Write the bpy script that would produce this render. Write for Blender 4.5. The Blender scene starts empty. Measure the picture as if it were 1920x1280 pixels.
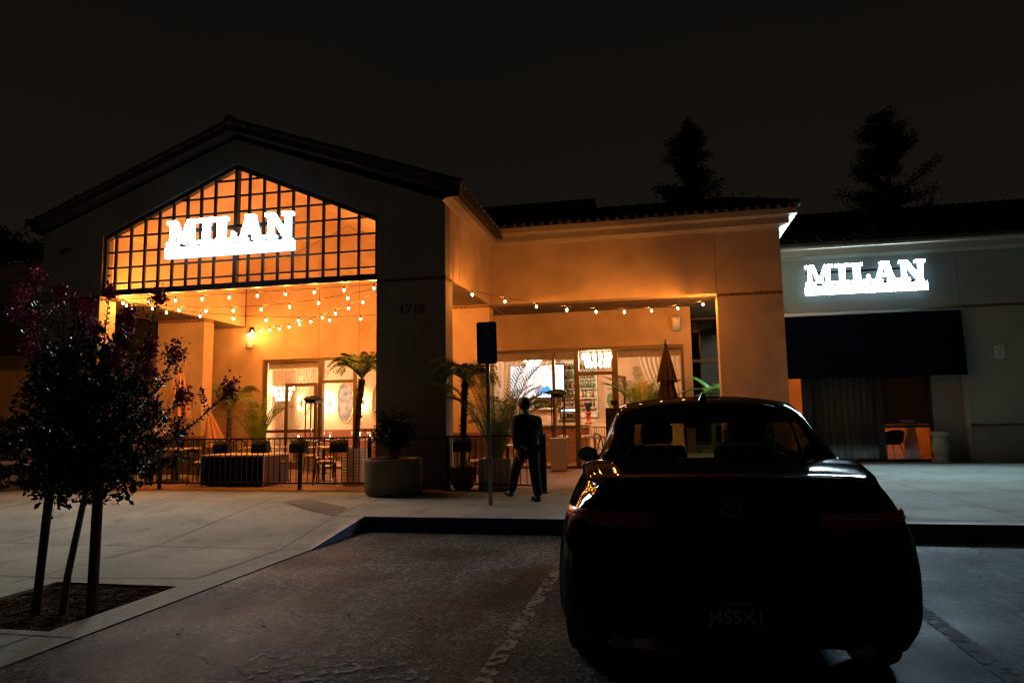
import bpy, math, random
from mathutils import Vector, Matrix
from math import sin, cos, pi, radians as rad
random.seed(7)
SC = bpy.context.scene
COL = SC.collection

# ------------------------------------------------------------------ camera, sky, exposure
cam_d = bpy.data.cameras.new('camera'); cam = bpy.data.objects.new('camera', cam_d); COL.objects.link(cam)
cam_d.sensor_width = 36; cam_d.lens = 36*1300/1920; cam_d.clip_end = 500; cam_d.clip_start = .05
def cam_matrix(yaw, pit, rol, h):
    sy, cy, sp, cp = sin(yaw), cos(yaw), sin(pit), cos(pit)
    f = Vector((sy*cp, cy*cp, sp)); r = Vector((cy, -sy, 0)); u = r.cross(f)
    c, s = cos(rol), sin(rol)
    r2 = c*r+s*u; u2 = -s*r+c*u
    m = Matrix((r2, u2, -f)).transposed().to_4x4(); m.translation = (0, 0, h)
    return m
cam.matrix_world = cam_matrix(rad(-11.8), rad(6.45), rad(-.94), 1.25)
SC.camera = cam
W = bpy.data.worlds.new('World'); SC.world = W; W.use_nodes = True
wn, wl = W.node_tree.nodes, W.node_tree.links
bg = wn['Background']
tc = wn.new('ShaderNodeTexCoord'); sep = wn.new('ShaderNodeSeparateXYZ'); rp = wn.new('ShaderNodeValToRGB')
nz = wn.new('ShaderNodeTexNoise'); nz.inputs['Scale'].default_value = 2.2; nz.inputs['Detail'].default_value = 3
mixn = wn.new('ShaderNodeMath'); mixn.operation = 'MULTIPLY_ADD'; mixn.inputs[1].default_value = .16
wl.new(tc.outputs['Generated'], sep.inputs[0]); wl.new(tc.outputs['Generated'], nz.inputs['Vector'])
wl.new(nz.outputs['Fac'], mixn.inputs[0]); wl.new(sep.outputs['Z'], mixn.inputs[2]); wl.new(mixn.outputs[0], rp.inputs[0])
rp.color_ramp.elements[0].position = .05; rp.color_ramp.elements[0].color = (.0122, .0086, .0053, 1)
rp.color_ramp.elements[1].position = .62; rp.color_ramp.elements[1].color = (.0046, .0040, .0033, 1)
wl.new(rp.outputs[0], bg.inputs[0]); bg.inputs[1].default_value = 1
SC.view_settings.view_transform = 'Standard'; SC.view_settings.look = 'None'
SC.view_settings.exposure = 0; SC.view_settings.gamma = 1
SC.cycles.use_denoising = True; SC.cycles.filter_width = 1.3; SC.cycles.max_bounces = 8; SC.cycles.transparent_max_bounces = 16
SC.cycles.sample_clamp_indirect = 4; SC.cycles.caustics_reflective = False; SC.cycles.caustics_refractive = False

# ------------------------------------------------------------------ light levels
BULB = (1480, 480, 78); LAMP_S = (380, 135, 28); SIGN = (70, 94, 100); SIGN_R = (125, 172, 205); ROOM = (100, 70, 40)

# ------------------------------------------------------------------ materials
def mat(name, col, rough=.7, metal=0, noise=0, scale=8, bump=0, bscale=60, spec=.5, col2=None, emit=None, coat=0, sheen=0, detail=6, stretch=None):
    m = bpy.data.materials.new(name); m.use_nodes = True
    n, l = m.node_tree.nodes, m.node_tree.links; b = n['Principled BSDF']
    b.inputs['Base Color'].default_value = (*col, 1); b.inputs['Roughness'].default_value = rough
    b.inputs['Metallic'].default_value = metal; b.inputs['Specular IOR Level'].default_value = spec
    b.inputs['Coat Weight'].default_value = coat; b.inputs['Coat Roughness'].default_value = .03
    t = n.new('ShaderNodeTexCoord'); vec = t.outputs['Object']
    if stretch:
        mp = n.new('ShaderNodeMapping'); mp.inputs['Scale'].default_value = stretch; l.new(vec, mp.inputs[0]); vec = mp.outputs[0]
    if noise or col2:
        x = n.new('ShaderNodeTexNoise'); x.inputs['Scale'].default_value = scale; x.inputs['Detail'].default_value = detail
        r = n.new('ShaderNodeValToRGB'); l.new(vec, x.inputs['Vector']); l.new(x.outputs['Fac'], r.inputs[0])
        c2 = col2 or tuple(c*(1+noise) for c in col); c1 = col if col2 else tuple(c*(1-noise) for c in col)
        r.color_ramp.elements[0].position = .33; r.color_ramp.elements[1].position = .67
        r.color_ramp.elements[0].color = (*c1, 1); r.color_ramp.elements[1].color = (*c2, 1)
        l.new(r.outputs[0], b.inputs['Base Color'])
    if bump:
        y = n.new('ShaderNodeTexNoise'); y.inputs['Scale'].default_value = bscale; y.inputs['Detail'].default_value = 5
        bp = n.new('ShaderNodeBump'); bp.inputs['Strength'].default_value = bump; bp.inputs['Distance'].default_value = .01
        l.new(vec, y.inputs['Vector']); l.new(y.outputs['Fac'], bp.inputs['Height']); l.new(bp.outputs[0], b.inputs['Normal'])
    if emit:
        b.inputs['Emission Color'].default_value = (*[e/max(emit) for e in emit], 1); b.inputs['Emission Strength'].default_value = max(emit)
    return m
def glass_mat(name, tint=(1, 1, 1), refl=.08, rough=.02, fr=.6):
    m = bpy.data.materials.new(name); m.use_nodes = True
    n, l = m.node_tree.nodes, m.node_tree.links; n.remove(n['Principled BSDF'])
    o = n['Material Output']; tr = n.new('ShaderNodeBsdfTransparent'); gl = n.new('ShaderNodeBsdfGlossy'); mx = n.new('ShaderNodeMixShader')
    lw = n.new('ShaderNodeLayerWeight'); lw.inputs[0].default_value = .25; ma = n.new('ShaderNodeMath'); ma.operation = 'MULTIPLY_ADD'
    ma.inputs[1].default_value = fr; ma.inputs[2].default_value = refl; ma.use_clamp = True
    l.new(lw.outputs['Fresnel'], ma.inputs[0]); l.new(ma.outputs[0], mx.inputs[0])
    tr.inputs[0].default_value = (*tint, 1); gl.inputs['Roughness'].default_value = rough
    l.new(tr.outputs[0], mx.inputs[1]); l.new(gl.outputs[0], mx.inputs[2]); l.new(mx.outputs[0], o.inputs[0])
    return m
def sheer_mat(name, col, a=.55):
    m = bpy.data.materials.new(name); m.use_nodes = True
    n, l = m.node_tree.nodes, m.node_tree.links; n.remove(n['Principled BSDF'])
    tr = n.new('ShaderNodeBsdfTransparent'); d = n.new('ShaderNodeBsdfDiffuse'); t2 = n.new('ShaderNodeBsdfTranslucent')
    m1 = n.new('ShaderNodeMixShader'); m2 = n.new('ShaderNodeMixShader')
    tcn = n.new('ShaderNodeTexCoord'); wv = n.new('ShaderNodeTexNoise'); mp = n.new('ShaderNodeMapping'); mp.inputs['Scale'].default_value = (3.2, 3.2, .12)
    l.new(tcn.outputs['Object'], mp.inputs[0]); l.new(mp.outputs[0], wv.inputs['Vector']); wv.inputs['Scale'].default_value = 2
    ma = n.new('ShaderNodeMath'); ma.operation = 'MULTIPLY_ADD'; ma.inputs[1].default_value = .9; ma.inputs[2].default_value = a-.42; ma.use_clamp = True
    l.new(wv.outputs['Fac'], ma.inputs[0])
    d.inputs[0].default_value = (*col, 1); t2.inputs[0].default_value = (*col, 1); m1.inputs[0].default_value = .5
    l.new(d.outputs[0], m1.inputs[1]); l.new(t2.outputs[0], m1.inputs[2]); l.new(tr.outputs[0], m2.inputs[1]); l.new(m1.outputs[0], m2.inputs[2])
    l.new(ma.outputs[0], m2.inputs[0]); l.new(m2.outputs[0], n['Material Output'].inputs[0])
    return m
def emi_mat(name, e):
    m = bpy.data.materials.new(name); m.use_nodes = True
    n, l = m.node_tree.nodes, m.node_tree.links; n.remove(n['Principled BSDF'])
    em = n.new('ShaderNodeEmission'); s = max(e); em.inputs[0].default_value = (*[v/s for v in e], 1); em.inputs[1].default_value = s
    l.new(em.outputs[0], n['Material Output'].inputs[0]); return m
def ground_mat(name, c1, c2, rough, patch, grit, bump, streak=None, spec=.5, gritc=.35):
    """ground surface: broad patches, speckled grit, fine bump, rougher and smoother areas"""
    m = bpy.data.materials.new(name); m.use_nodes = True
    n, l = m.node_tree.nodes, m.node_tree.links; b = n['Principled BSDF']
    t = n.new('ShaderNodeTexCoord')
    def noise(s, d=5, sc=None):
        x = n.new('ShaderNodeTexNoise'); x.inputs['Scale'].default_value = s; x.inputs['Detail'].default_value = d
        if sc:
            mp = n.new('ShaderNodeMapping'); mp.inputs['Scale'].default_value = sc; l.new(t.outputs['Object'], mp.inputs[0]); l.new(mp.outputs[0], x.inputs['Vector'])
        else: l.new(t.outputs['Object'], x.inputs['Vector'])
        return x.outputs['Fac']
    def ramp(i, p0, p1, a, bb):
        r = n.new('ShaderNodeValToRGB'); r.color_ramp.elements[0].position = p0; r.color_ramp.elements[1].position = p1
        r.color_ramp.elements[0].color = (a, a, a, 1); r.color_ramp.elements[1].color = (bb, bb, bb, 1); l.new(i, r.inputs[0]); return r.outputs[0]
    def mul(a, bb):
        x = n.new('ShaderNodeMix'); x.data_type = 'RGBA'; x.blend_type = 'MULTIPLY'; x.inputs[0].default_value = 1
        l.new(a, x.inputs[6]); l.new(bb, x.inputs[7]); return x.outputs[2]
    r = n.new('ShaderNodeValToRGB'); l.new(noise(patch, 7), r.inputs[0])
    r.color_ramp.elements[0].position = .35; r.color_ramp.elements[1].position = .68
    r.color_ramp.elements[0].color = (*c1, 1); r.color_ramp.elements[1].color = (*c2, 1)
    c = mul(r.outputs[0], ramp(noise(grit, 3), .38, .62, 1-gritc, 1+gritc))
    c = mul(c, ramp(noise(19, 5), .40, .60, 1-gritc*.4, 1+gritc*.4)); c = mul(c, ramp(noise(2.3, 8, (1, .8, 1)), .28, .44, .72, 1))
    if streak: c = mul(c, ramp(noise(1.1, 9), .42, .50, .62, 1)); c = mul(c, ramp(noise(5, 6, streak), .36, .6, .75, 1.2))
    l.new(c, b.inputs['Base Color'])
    l.new(ramp(noise(patch*1.7, 6), .3, .7, rough-.13, rough+.1), b.inputs['Roughness'])
    b.inputs['Specular IOR Level'].default_value = spec
    bp = n.new('ShaderNodeBump'); bp.inputs['Strength'].default_value = bump; bp.inputs['Distance'].default_value = .006
    l.new(noise(grit*.8, 6), bp.inputs['Height']); l.new(bp.outputs[0], b.inputs['Normal'])
    return m
M = dict(
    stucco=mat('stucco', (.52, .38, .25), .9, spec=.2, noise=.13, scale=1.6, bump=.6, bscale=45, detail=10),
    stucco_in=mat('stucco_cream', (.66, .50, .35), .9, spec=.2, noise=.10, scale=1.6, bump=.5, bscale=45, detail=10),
    stucco_dark=mat('stucco_shaded_brown', (.20, .17, .135), .9, noise=.12, scale=1.5, bump=.5, bscale=110),  # darker copy of the stucco; the unlit front's shade is in its colour
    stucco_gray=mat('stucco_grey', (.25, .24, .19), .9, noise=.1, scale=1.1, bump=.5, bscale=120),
    soffit=mat('soffit_paint', (.16, .12, .075), .8, noise=.15, scale=2),
    tile=mat('glazed_tile', (.20, .10, .05), .35, noise=.3, scale=4), grout=mat('grout', (.42, .33, .24), .9),
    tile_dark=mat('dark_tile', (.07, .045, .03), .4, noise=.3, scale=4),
    roof=mat('roof_tile', (.035, .028, .024), .85, noise=.35, scale=6, bump=.6, bscale=30),
    trim=mat('painted_metal_trim', (.36, .31, .24), .45, noise=.06), trim_gray=mat('gutter_metal', (.42, .43, .42), .35, spec=.7),
    frame=mat('bronze_frame', (.17, .11, .06), .4, metal=.4), frame_dark=mat('dark_frame', (.03, .026, .022), .4, metal=.3),
    wood_dark=mat('lattice_paint', (.030, .028, .028), .6, noise=.2, scale=10),
    black=mat('black_metal', (.012, .012, .012), .42, metal=.2), blackm=mat('matte_black', (.012, .011, .010), .8),
    awn=mat('awning_canvas', (.0015, .004, .010), 1.0, spec=.05, noise=.25, scale=3, bump=.3, bscale=300),
    glass=glass_mat('window_glass', (.97, .97, .96), .045), glass_dim=glass_mat('tinted_window_glass', (.32, .28, .24), .07),
    bulb=emi_mat('bulb_glow', BULB), lampg=emi_mat('lamp_glow', LAMP_S), sign=emi_mat('sign_glow', SIGN), sign_right=emi_mat('right_sign_glow', SIGN_R), sign_side=emi_mat('sign_halo_glow', (.9, 1.5, 2.1)), room=emi_mat('room_lamp_glow', ROOM),
    room_dim=emi_mat('added_lamp_glow', (26, 8, 1.0)),
    wall_in=mat('interior_plaster', (.80, .56, .38), .85, noise=.05, scale=2), floor_in=mat('timber_floor', (.26, .12, .05), .35, noise=.35, scale=3, stretch=(1, 8, 1)),
    cord=mat('cable', (.01, .01, .01), .6), socket=mat('bulb_socket', (.02, .015, .01), .5),
    white=mat('white_paint', (.75, .74, .70), .5), cream=mat('cream_cushion', (.62, .50, .38), .8, noise=.08),
    wood=mat('oak_wood', (.30, .15, .06), .4, noise=.35, scale=6, stretch=(1, 1, 8)), woodtop=mat('pale_stone_top', (.55, .44, .33), .4, noise=.15, scale=9),
    curtain=sheer_mat('sheer_curtain', (.84, .72, .58), .68), shade=sheer_mat('brown_roller_shade', (.12, .06, .025), 1.25), curtain_dim=mat('heavy_curtain', (.085, .07, .055), .9, noise=.25, scale=2, stretch=(6, 6, .3)),
    bark=mat('bark', (.11, .075, .05), .9, noise=.4, scale=14, bump=.8, bscale=40), stake=mat('round_timber_stake', (.05, .036, .025), .9, spec=.1, noise=.35, scale=12, bump=.6, bscale=60, stretch=(1, 1, .2)),
    leaf=mat('crape_leaf', (.022, .042, .012), .42, noise=.5, scale=3, spec=.14), flower=mat('crape_flower', (.22, .010, .05), .6, col2=(.48, .05, .17), scale=30),
    palm=mat('palm_leaf', (.13, .22, .025), .45, noise=.5, scale=4), palm2=mat('areca_leaf', (.26, .38, .035), .45, noise=.5, scale=4),
    palmtrunk=mat('palm_trunk', (.06, .04, .025), .95, noise=.5, scale=20, bump=1, bscale=30),
    shrub=mat('shrub_leaf', (.018, .027, .009), .7, noise=.5, scale=5, spec=.15), pine=mat('conifer_needles', (.010, .014, .009), .9, noise=.4, scale=2),
    banana=mat('banana_leaf', (.06, .34, .05), .35, noise=.3, scale=3, stretch=(1, 8, 1)), moss=mat('plant_tuft', (.10, .115, .02), .8, noise=.6, scale=30),
    concrete_pot=mat('cast_concrete', (.15, .125, .095), .85, noise=.15, scale=5, bump=.5, bscale=80), pot_white=mat('white_glazed_pot', (.62, .58, .50), .5, noise=.08),
    pot_dark=mat('dark_clay_pot', (.16, .11, .08), .6, noise=.2), soil=mat('potting_soil', (.03, .02, .014), .95, noise=.5, scale=30, bump=1, bscale=50),
    mulch=mat('bark_mulch', (.022, .015, .010), .95, spec=.05, col2=(.060, .042, .030), scale=45, bump=.05, bscale=70), chip=mat('bark_chip', (.020, .012, .008), .9, spec=.0, col2=(.12, .085, .06), scale=9),
    umb=mat('orange_canvas', (.56, .31, .16), .9, noise=.15, scale=5, stretch=(6, 6, .5)), umb_dark=mat('rust_canvas', (.045, .020, .014), .9, noise=.3, scale=5, stretch=(6, 6, .5)),
    counter=mat('black_counter_panel', (.006, .006, .006), .9, spec=.05), steel=mat('brushed_steel', (.55, .53, .5), .3, metal=.9), chrome=mat('chrome', (.8, .8, .8), .08, metal=1),
    signblue=mat('sign_blue', (.012, .035, .12), .5, noise=.1), signwhite=mat('sign_white', (.16, .19, .24), .5), paper=mat('notice_panel', (.42, .42, .40), .6),
    ink=mat('printed_ink', (.03, .03, .03), .7), galv=mat('galvanised_post', (.30, .33, .36), .38, metal=.7, noise=.2, scale=10),
    paint=mat('black_car_paint', (.003, .0032, .004), .16, spec=.22, coat=.22), carglass=glass_mat('car_glass', (.27, .31, .16), .008, fr=.10), carglass_side=glass_mat('dark_car_glass', (.12, .14, .11), .06),
    rubber=mat('tyre_rubber', (.018, .018, .018), .85, bump=.3), rim=mat('alloy_rim', (.3, .3, .3), .35, metal=.8), plastic=mat('black_plastic', (.006, .006, .006), .5),
    taillens=mat('red_tail_lens', (.55, .012, .010), .3, coat=.3), plate=mat('yellow_plate', (.030, .026, .016), .5), platech=mat('plate_lettering', (.80, .58, .10), .5), seat=mat('dark_leather', (.02, .018, .016), .55),
    mirror=mat('mirror_glass', (.28, .38, .26), .25, metal=.3), skin=mat('skin', (.25, .15, .10), .6), hair=mat('dark_hair', (.012, .009, .007), .7), jacket=mat('black_jacket', (.010, .009, .009), .9), trouser=mat('dark_trousers', (.012, .011, .012), .9), shoe=mat('black_shoe', (.01, .01, .01), .35),
    tvs=emi_mat('screen_glow', (2.2, 2.6, 3.0)), tvb=emi_mat('screen_blue', (.12, .55, 1.4)), red=mat('red_machine', (.35, .03, .02), .25), fabric=mat('chair_fabric', (.30, .11, .05), .85), stone=mat('cast_stone', (.34, .31, .23), .85, noise=.12, scale=7, bump=.4),
    art=mat('painting', (.10, .12, .18), .6, col2=(.45, .40, .38), scale=5), gold=mat('brass', (.55, .30, .08), .3, metal=.8), ivory=mat('ivory_vase', (.60, .50, .36), .6), leafgreen=mat('glossy_green', (.10, .16, .03), .4),
    side_wood=mat('dark_side_panel', (.07, .035, .02), .6), mortarless=mat('bar_front', (.30, .13, .06), .35, noise=.4, scale=4), cloth=mat('table_linen', (.68, .62, .55), .8),
)
def paint_mat():      # near-black lacquer: a dark base under a thin clear reflection
    m = bpy.data.materials.new('black_car_paint'); m.use_nodes = True
    n, l = m.node_tree.nodes, m.node_tree.links; n.remove(n['Principled BSDF'])
    d = n.new('ShaderNodeBsdfDiffuse'); d.inputs[0].default_value = (.009, .0095, .0105, 1); g = n.new('ShaderNodeBsdfGlossy'); mx = n.new('ShaderNodeMixShader')
    tcn = n.new('ShaderNodeTexCoord'); x = n.new('ShaderNodeTexNoise'); x.inputs['Scale'].default_value = 3; x.inputs['Detail'].default_value = 8; r = n.new('ShaderNodeMapRange'); r.inputs[3].default_value = .02; r.inputs[4].default_value = .09
    l.new(tcn.outputs['Object'], x.inputs[0]); l.new(x.outputs['Fac'], r.inputs[0]); l.new(r.outputs[0], g.inputs['Roughness'])
    f = n.new('ShaderNodeFresnel'); f.inputs[0].default_value = 1.4; ma = n.new('ShaderNodeMath'); ma.operation = 'MULTIPLY'; ma.inputs[1].default_value = .075; l.new(f.outputs[0], ma.inputs[0])
    l.new(ma.outputs[0], mx.inputs[0]); l.new(d.outputs[0], mx.inputs[1]); l.new(g.outputs[0], mx.inputs[2]); l.new(mx.outputs[0], n['Material Output'].inputs[0]); return m
M['paint'] = paint_mat()
for i, c in enumerate([(.10, .22, .05), (.35, .06, .02), (.28, .14, .03), (.05, .04, .03), (.05, .35, .22), (.55, .45, .35)]):
    M['bottle%d' % i] = mat(['green_glass', 'red_glass', 'amber_glass', 'dark_glass', 'turquoise_glass', 'pale_glass'][i], c, .12, spec=.8)

# ------------------------------------------------------------------ mesh helper
class MB:
    def __init__(s): s.v = []; s.f = []; s.m = []; s.mi = 0; s.sm = []; s.smooth = False
    def face(s, ids): s.f.append(ids); s.m.append(s.mi); s.sm.append(s.smooth)
    def poly(s, pts):
        b = len(s.v); s.v += [tuple(p) for p in pts]; s.face(list(range(b, b+len(pts)))); return s
    def box(s, x0, x1, y0, y1, z0, z1):
        b = len(s.v); s.v += [(x, y, z) for z in (z0, z1) for y in (y0, y1) for x in (x0, x1)]
        for q in ((0, 2, 3, 1), (4, 5, 7, 6), (0, 1, 5, 4), (2, 6, 7, 3), (0, 4, 6, 2), (1, 3, 7, 5)): s.face([b+i for i in q])
        return s
    def obox(s, c, sx, sy, sz, R=None):
        R = R or Matrix.Identity(3); c = Vector(c); b = len(s.v)
        s.v += [tuple(c+R@Vector((x*sx/2, y*sy/2, z*sz/2))) for z in (-1, 1) for y in (-1, 1) for x in (-1, 1)]
        for q in ((0, 2, 3, 1), (4, 5, 7, 6), (0, 1, 5, 4), (2, 6, 7, 3), (0, 4, 6, 2), (1, 3, 7, 5)): s.face([b+i for i in q])
        return s
    def tube(s, pts, r, n=8, cap=True):
        pts = [Vector(p) for p in pts]; k = len(pts); rs = r if isinstance(r, (list, tuple)) else [r]*k
        b = len(s.v); d = (pts[1]-pts[0]).normalized(); a = Vector((0, 0, 1)) if abs(d.z) < .9 else Vector((1, 0, 0)); u = d.cross(a).normalized()
        for i, p in enumerate(pts):
            d = (pts[min(i+1, k-1)]-pts[max(i-1, 0)]).normalized(); u = (u-d*u.dot(d)).normalized(); w = d.cross(u)
            s.v += [tuple(p+(u*cos(t*2*pi/n)+w*sin(t*2*pi/n))*rs[i]) for t in range(n)]
        for i in range(k-1):
            for t in range(n): s.face([b+i*n+t, b+i*n+(t+1) % n, b+(i+1)*n+(t+1) % n, b+(i+1)*n+t])
        if cap: s.face([b+t for t in range(n)][::-1]); s.face([b+(k-1)*n+t for t in range(n)])
        return s
    def lathe(s, prof, n=24, c=(0, 0, 0), sx=1, sy=1, cap=True):
        b = len(s.v); k = len(prof)
        for r, z in prof: s.v += [(c[0]+r*sx*cos(t*2*pi/n), c[1]+r*sy*sin(t*2*pi/n), c[2]+z) for t in range(n)]
        for i in range(k-1):
            for t in range(n): s.face([b+i*n+t, b+i*n+(t+1) % n, b+(i+1)*n+(t+1) % n, b+(i+1)*n+t])
        if cap: s.face([b+t for t in range(n)][::-1]); s.face([b+(k-1)*n+t for t in range(n)])
        return s
    def sphere(s, c, r, n=8, m=6, sz=1):
        return s.lathe([(max(r*sin(pi*i/m), r*.02), -r*sz*cos(pi*i/m)) for i in range(m+1)], n, c)
    def grid(s, rows, close=False):
        b = len(s.v); h = len(rows); w = len(rows[0])
        for r in rows: s.v += [tuple(p) for p in r]
        for i in range(h-1):
            for j in range(w if close else w-1): s.face([b+i*w+j, b+i*w+(j+1) % w, b+(i+1)*w+(j+1) % w, b+(i+1)*w+j])
        return s
    def prism(s, pts, y0, y1):      # outline in x,z pushed along y
        n = len(pts); b = len(s.v); s.v += [(x, y0, z) for x, z in pts]+[(x, y1, z) for x, z in pts]
        s.face([b+i for i in range(n)]); s.face([b+n+i for i in range(n)][::-1])
        for i in range(n): s.face([b+(i+1) % n, b+i, b+n+i, b+n+(i+1) % n])
        return s
    def build(s, name, m, parent=None, loc=None, bevel=0, smooth=None):
        me = bpy.data.meshes.new(name); me.from_pydata(s.v, [], s.f)
        ms = m if isinstance(m, list) else [m]
        for x in ms: me.materials.append(M[x])
        for p, mi, sm in zip(me.polygons, s.m, s.sm): p.material_index = mi; p.use_smooth = sm if smooth is None else smooth
        me.update()
        o = bpy.data.objects.new(name, me); COL.objects.link(o)
        if parent: o.parent = parent
        if loc: o.location = loc
        if bevel:
            b = o.modifiers.new('bevel', 'BEVEL'); b.width = bevel; b.segments = 2; b.limit_method = 'ANGLE'
        return o
def tag(o, label=None, cat=None, group=None, kind=None):
    if label: o['label'] = label
    if cat: o['category'] = cat
    if group: o['group'] = group
    if kind: o['kind'] = kind
    return o
def thing(name, label, cat, loc=(0, 0, 0), rz=0, group=None):
    o = bpy.data.objects.new(name, None); COL.objects.link(o); o.location = loc; o.rotation_euler = (0, 0, rz)
    o.empty_display_size = .1
    return tag(o, label, cat, group)
KIDS = {}
def copy_tree(o, loc=None, rz=None, label=None, parent=None):
    c = o.copy(); COL.objects.link(c); c.parent = parent
    if loc is not None: c.location = loc
    if rz is not None: c.rotation_euler = (0, 0, rz)
    if label: c['label'] = label
    for ch in [x for x in bpy.data.objects if x.parent == o]: copy_tree(ch, parent=c)
    return c
def text_mesh(txt, size, depth, name, m, parent, loc, rz=0, tilt=pi/2, align='CENTER', bold=0):
    cu = bpy.data.curves.new(name, 'FONT'); cu.body = txt; cu.size = size; cu.extrude = depth; cu.align_x = align; cu.align_y = 'CENTER'; cu.offset = bold; cu.resolution_u = 3
    t = bpy.data.objects.new('tmp', cu); COL.objects.link(t); dg = bpy.context.evaluated_depsgraph_get(); dg.update()
    me = bpy.data.meshes.new_from_object(t.evaluated_get(dg)); bpy.data.objects.remove(t); me.materials.clear(); me.materials.append(M[m])
    o = bpy.data.objects.new(name, me); COL.objects.link(o); o.parent = parent; o.location = loc; o.rotation_euler = (tilt, 0, rz)
    return o

# ------------------------------------------------------------------ the setting
RD = -.18
def sw_h(x, y):      # sidewalk height: falls to a ramp flush with the lot at the left
    if x > -3.92: return 0.0
    k = min(1, max(0, (-3.92-x)/1.3)); y1 = 8.85+(10.3-8.85)*k
    t = min(1, max(0, (y-7.4)/(y1-7.4))); return -.17*(1-t)
mb = MB(); mb.poly([(-3.93, -30, RD), (60, -30, RD), (60, 9.2, RD), (-3.93, 9.2, RD)])
M['asphalt'] = ground_mat('asphalt', (.027, .040, .043), (.064, .094, .101), .72, .55, 48, .08, streak=(2.4, .25, 1), spec=.05, gritc=.9)
M['asphalt_worn'] = M['asphalt']
M['windscreen'] = glass_mat('windscreen_glass', (.85, .9, .8), .01, fr=.1)
M['concrete'] = ground_mat('sidewalk_concrete', (.20, .225, .195), (.285, .315, .275), .8, .7, 140, .08, spec=.05, gritc=.16)
tag(mb.build('parking_lot', 'asphalt'), 'dark worn asphalt of the parking lot with fine cracks', 'road', kind='structure')
mb = MB(); xs = [-60, -30, -22, -16]+[-12+.4*i for i in range(17)]+[-5.22, -4.9, -4.57, -4.25, -3.92]; xs = sorted(set(xs)); ys = [-30, -10, -2, 0, 2, 3.9]+[4.28, 5.62]+[6+.35*i for i in range(14)]+[11, 12, 14, 18, 26]
ys = sorted(set(ys)); BX0, BX1, BY0, BY1 = -5.52, -4.25, 4.28, 5.62
xs = sorted(set(xs+[BX0])); vid = {}
for y in ys:
    for x in xs: vid[(x, y)] = len(mb.v); mb.v.append((x, y, sw_h(x, y)))
for i in range(len(xs)-1):
    for j in range(len(ys)-1):
        if xs[i] >= BX0-.001 and xs[i+1] <= BX1+.001 and ys[j] >= BY0-.001 and ys[j+1] <= BY1+.001: continue
        mb.face([vid[(xs[i], ys[j])], vid[(xs[i+1], ys[j])], vid[(xs[i+1], ys[j+1])], vid[(xs[i], ys[j+1])]])
# right of the ramp: kerb-high walk
mb.poly([(-3.92, 8.98, 0), (60, 8.98, 0), (60, 26, 0), (-3.92, 26, 0)])
for (x0, y0), (x1, y1) in [((BX0, BY0), (BX1, BY0)), ((BX1, BY0), (BX1, BY1)), ((BX1, BY1), (BX0, BY1)), ((BX0, BY1), (BX0, BY0))]:
    mb.poly([(x0, y0, -.17), (x1, y1, -.17), (x1, y1, -.3), (x0, y0, -.3)])
tag(mb.build('sidewalk', 'concrete'), 'pale concrete sidewalk and ramp in front of the shops', 'sidewalk', kind='structure')
M['kerb_blue'] = mat('blue_kerb_paint', (.09, .115, .24), .6, spec=.2, noise=.35, scale=9, col2=(.19, .22, .34)); M['kerb_blue_shaded'] = mat('shaded_blue_kerb_paint', (.03, .06, .17), .6, noise=.4, scale=9)  # front face gets a darker blue, its shade put into the colour
M['kerb_gray'] = ground_mat('kerb_concrete', (.22, .24, .23), (.31, .33, .33), .7, 1.2, 120, .2, spec=.15, gritc=.15); M['kerb_gray_shaded'] = mat('shaded_kerb_concrete', (.11, .10, .095), .8, noise=.25, scale=6)  # darker copy of the kerb concrete carries the shade of the face
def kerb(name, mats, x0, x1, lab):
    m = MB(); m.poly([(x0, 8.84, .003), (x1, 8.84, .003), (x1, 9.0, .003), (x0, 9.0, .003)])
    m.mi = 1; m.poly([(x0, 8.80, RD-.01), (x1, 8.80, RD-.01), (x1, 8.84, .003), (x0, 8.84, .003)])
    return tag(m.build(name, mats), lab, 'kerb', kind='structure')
kerb('kerb', ['kerb_blue', 'kerb_blue_shaded'], -3.90, -.55, 'blue painted kerb at the head of the empty parking bay')
kerb('kerb', ['kerb_gray', 'kerb_gray_shaded'], -.55, 60, 'plain concrete kerb behind and right of the car')
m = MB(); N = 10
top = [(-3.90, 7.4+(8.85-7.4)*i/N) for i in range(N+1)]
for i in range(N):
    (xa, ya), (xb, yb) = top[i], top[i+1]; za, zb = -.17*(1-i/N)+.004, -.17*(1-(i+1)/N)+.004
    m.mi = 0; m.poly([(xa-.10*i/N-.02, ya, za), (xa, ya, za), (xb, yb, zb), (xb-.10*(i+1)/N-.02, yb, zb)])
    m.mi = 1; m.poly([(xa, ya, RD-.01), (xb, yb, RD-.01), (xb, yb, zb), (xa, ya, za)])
tag(m.build('kerb_ramp', ['kerb_blue', 'kerb_blue_shaded']), 'blue painted kerb tapering down beside the ramp', 'kerb', kind='structure')
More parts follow.
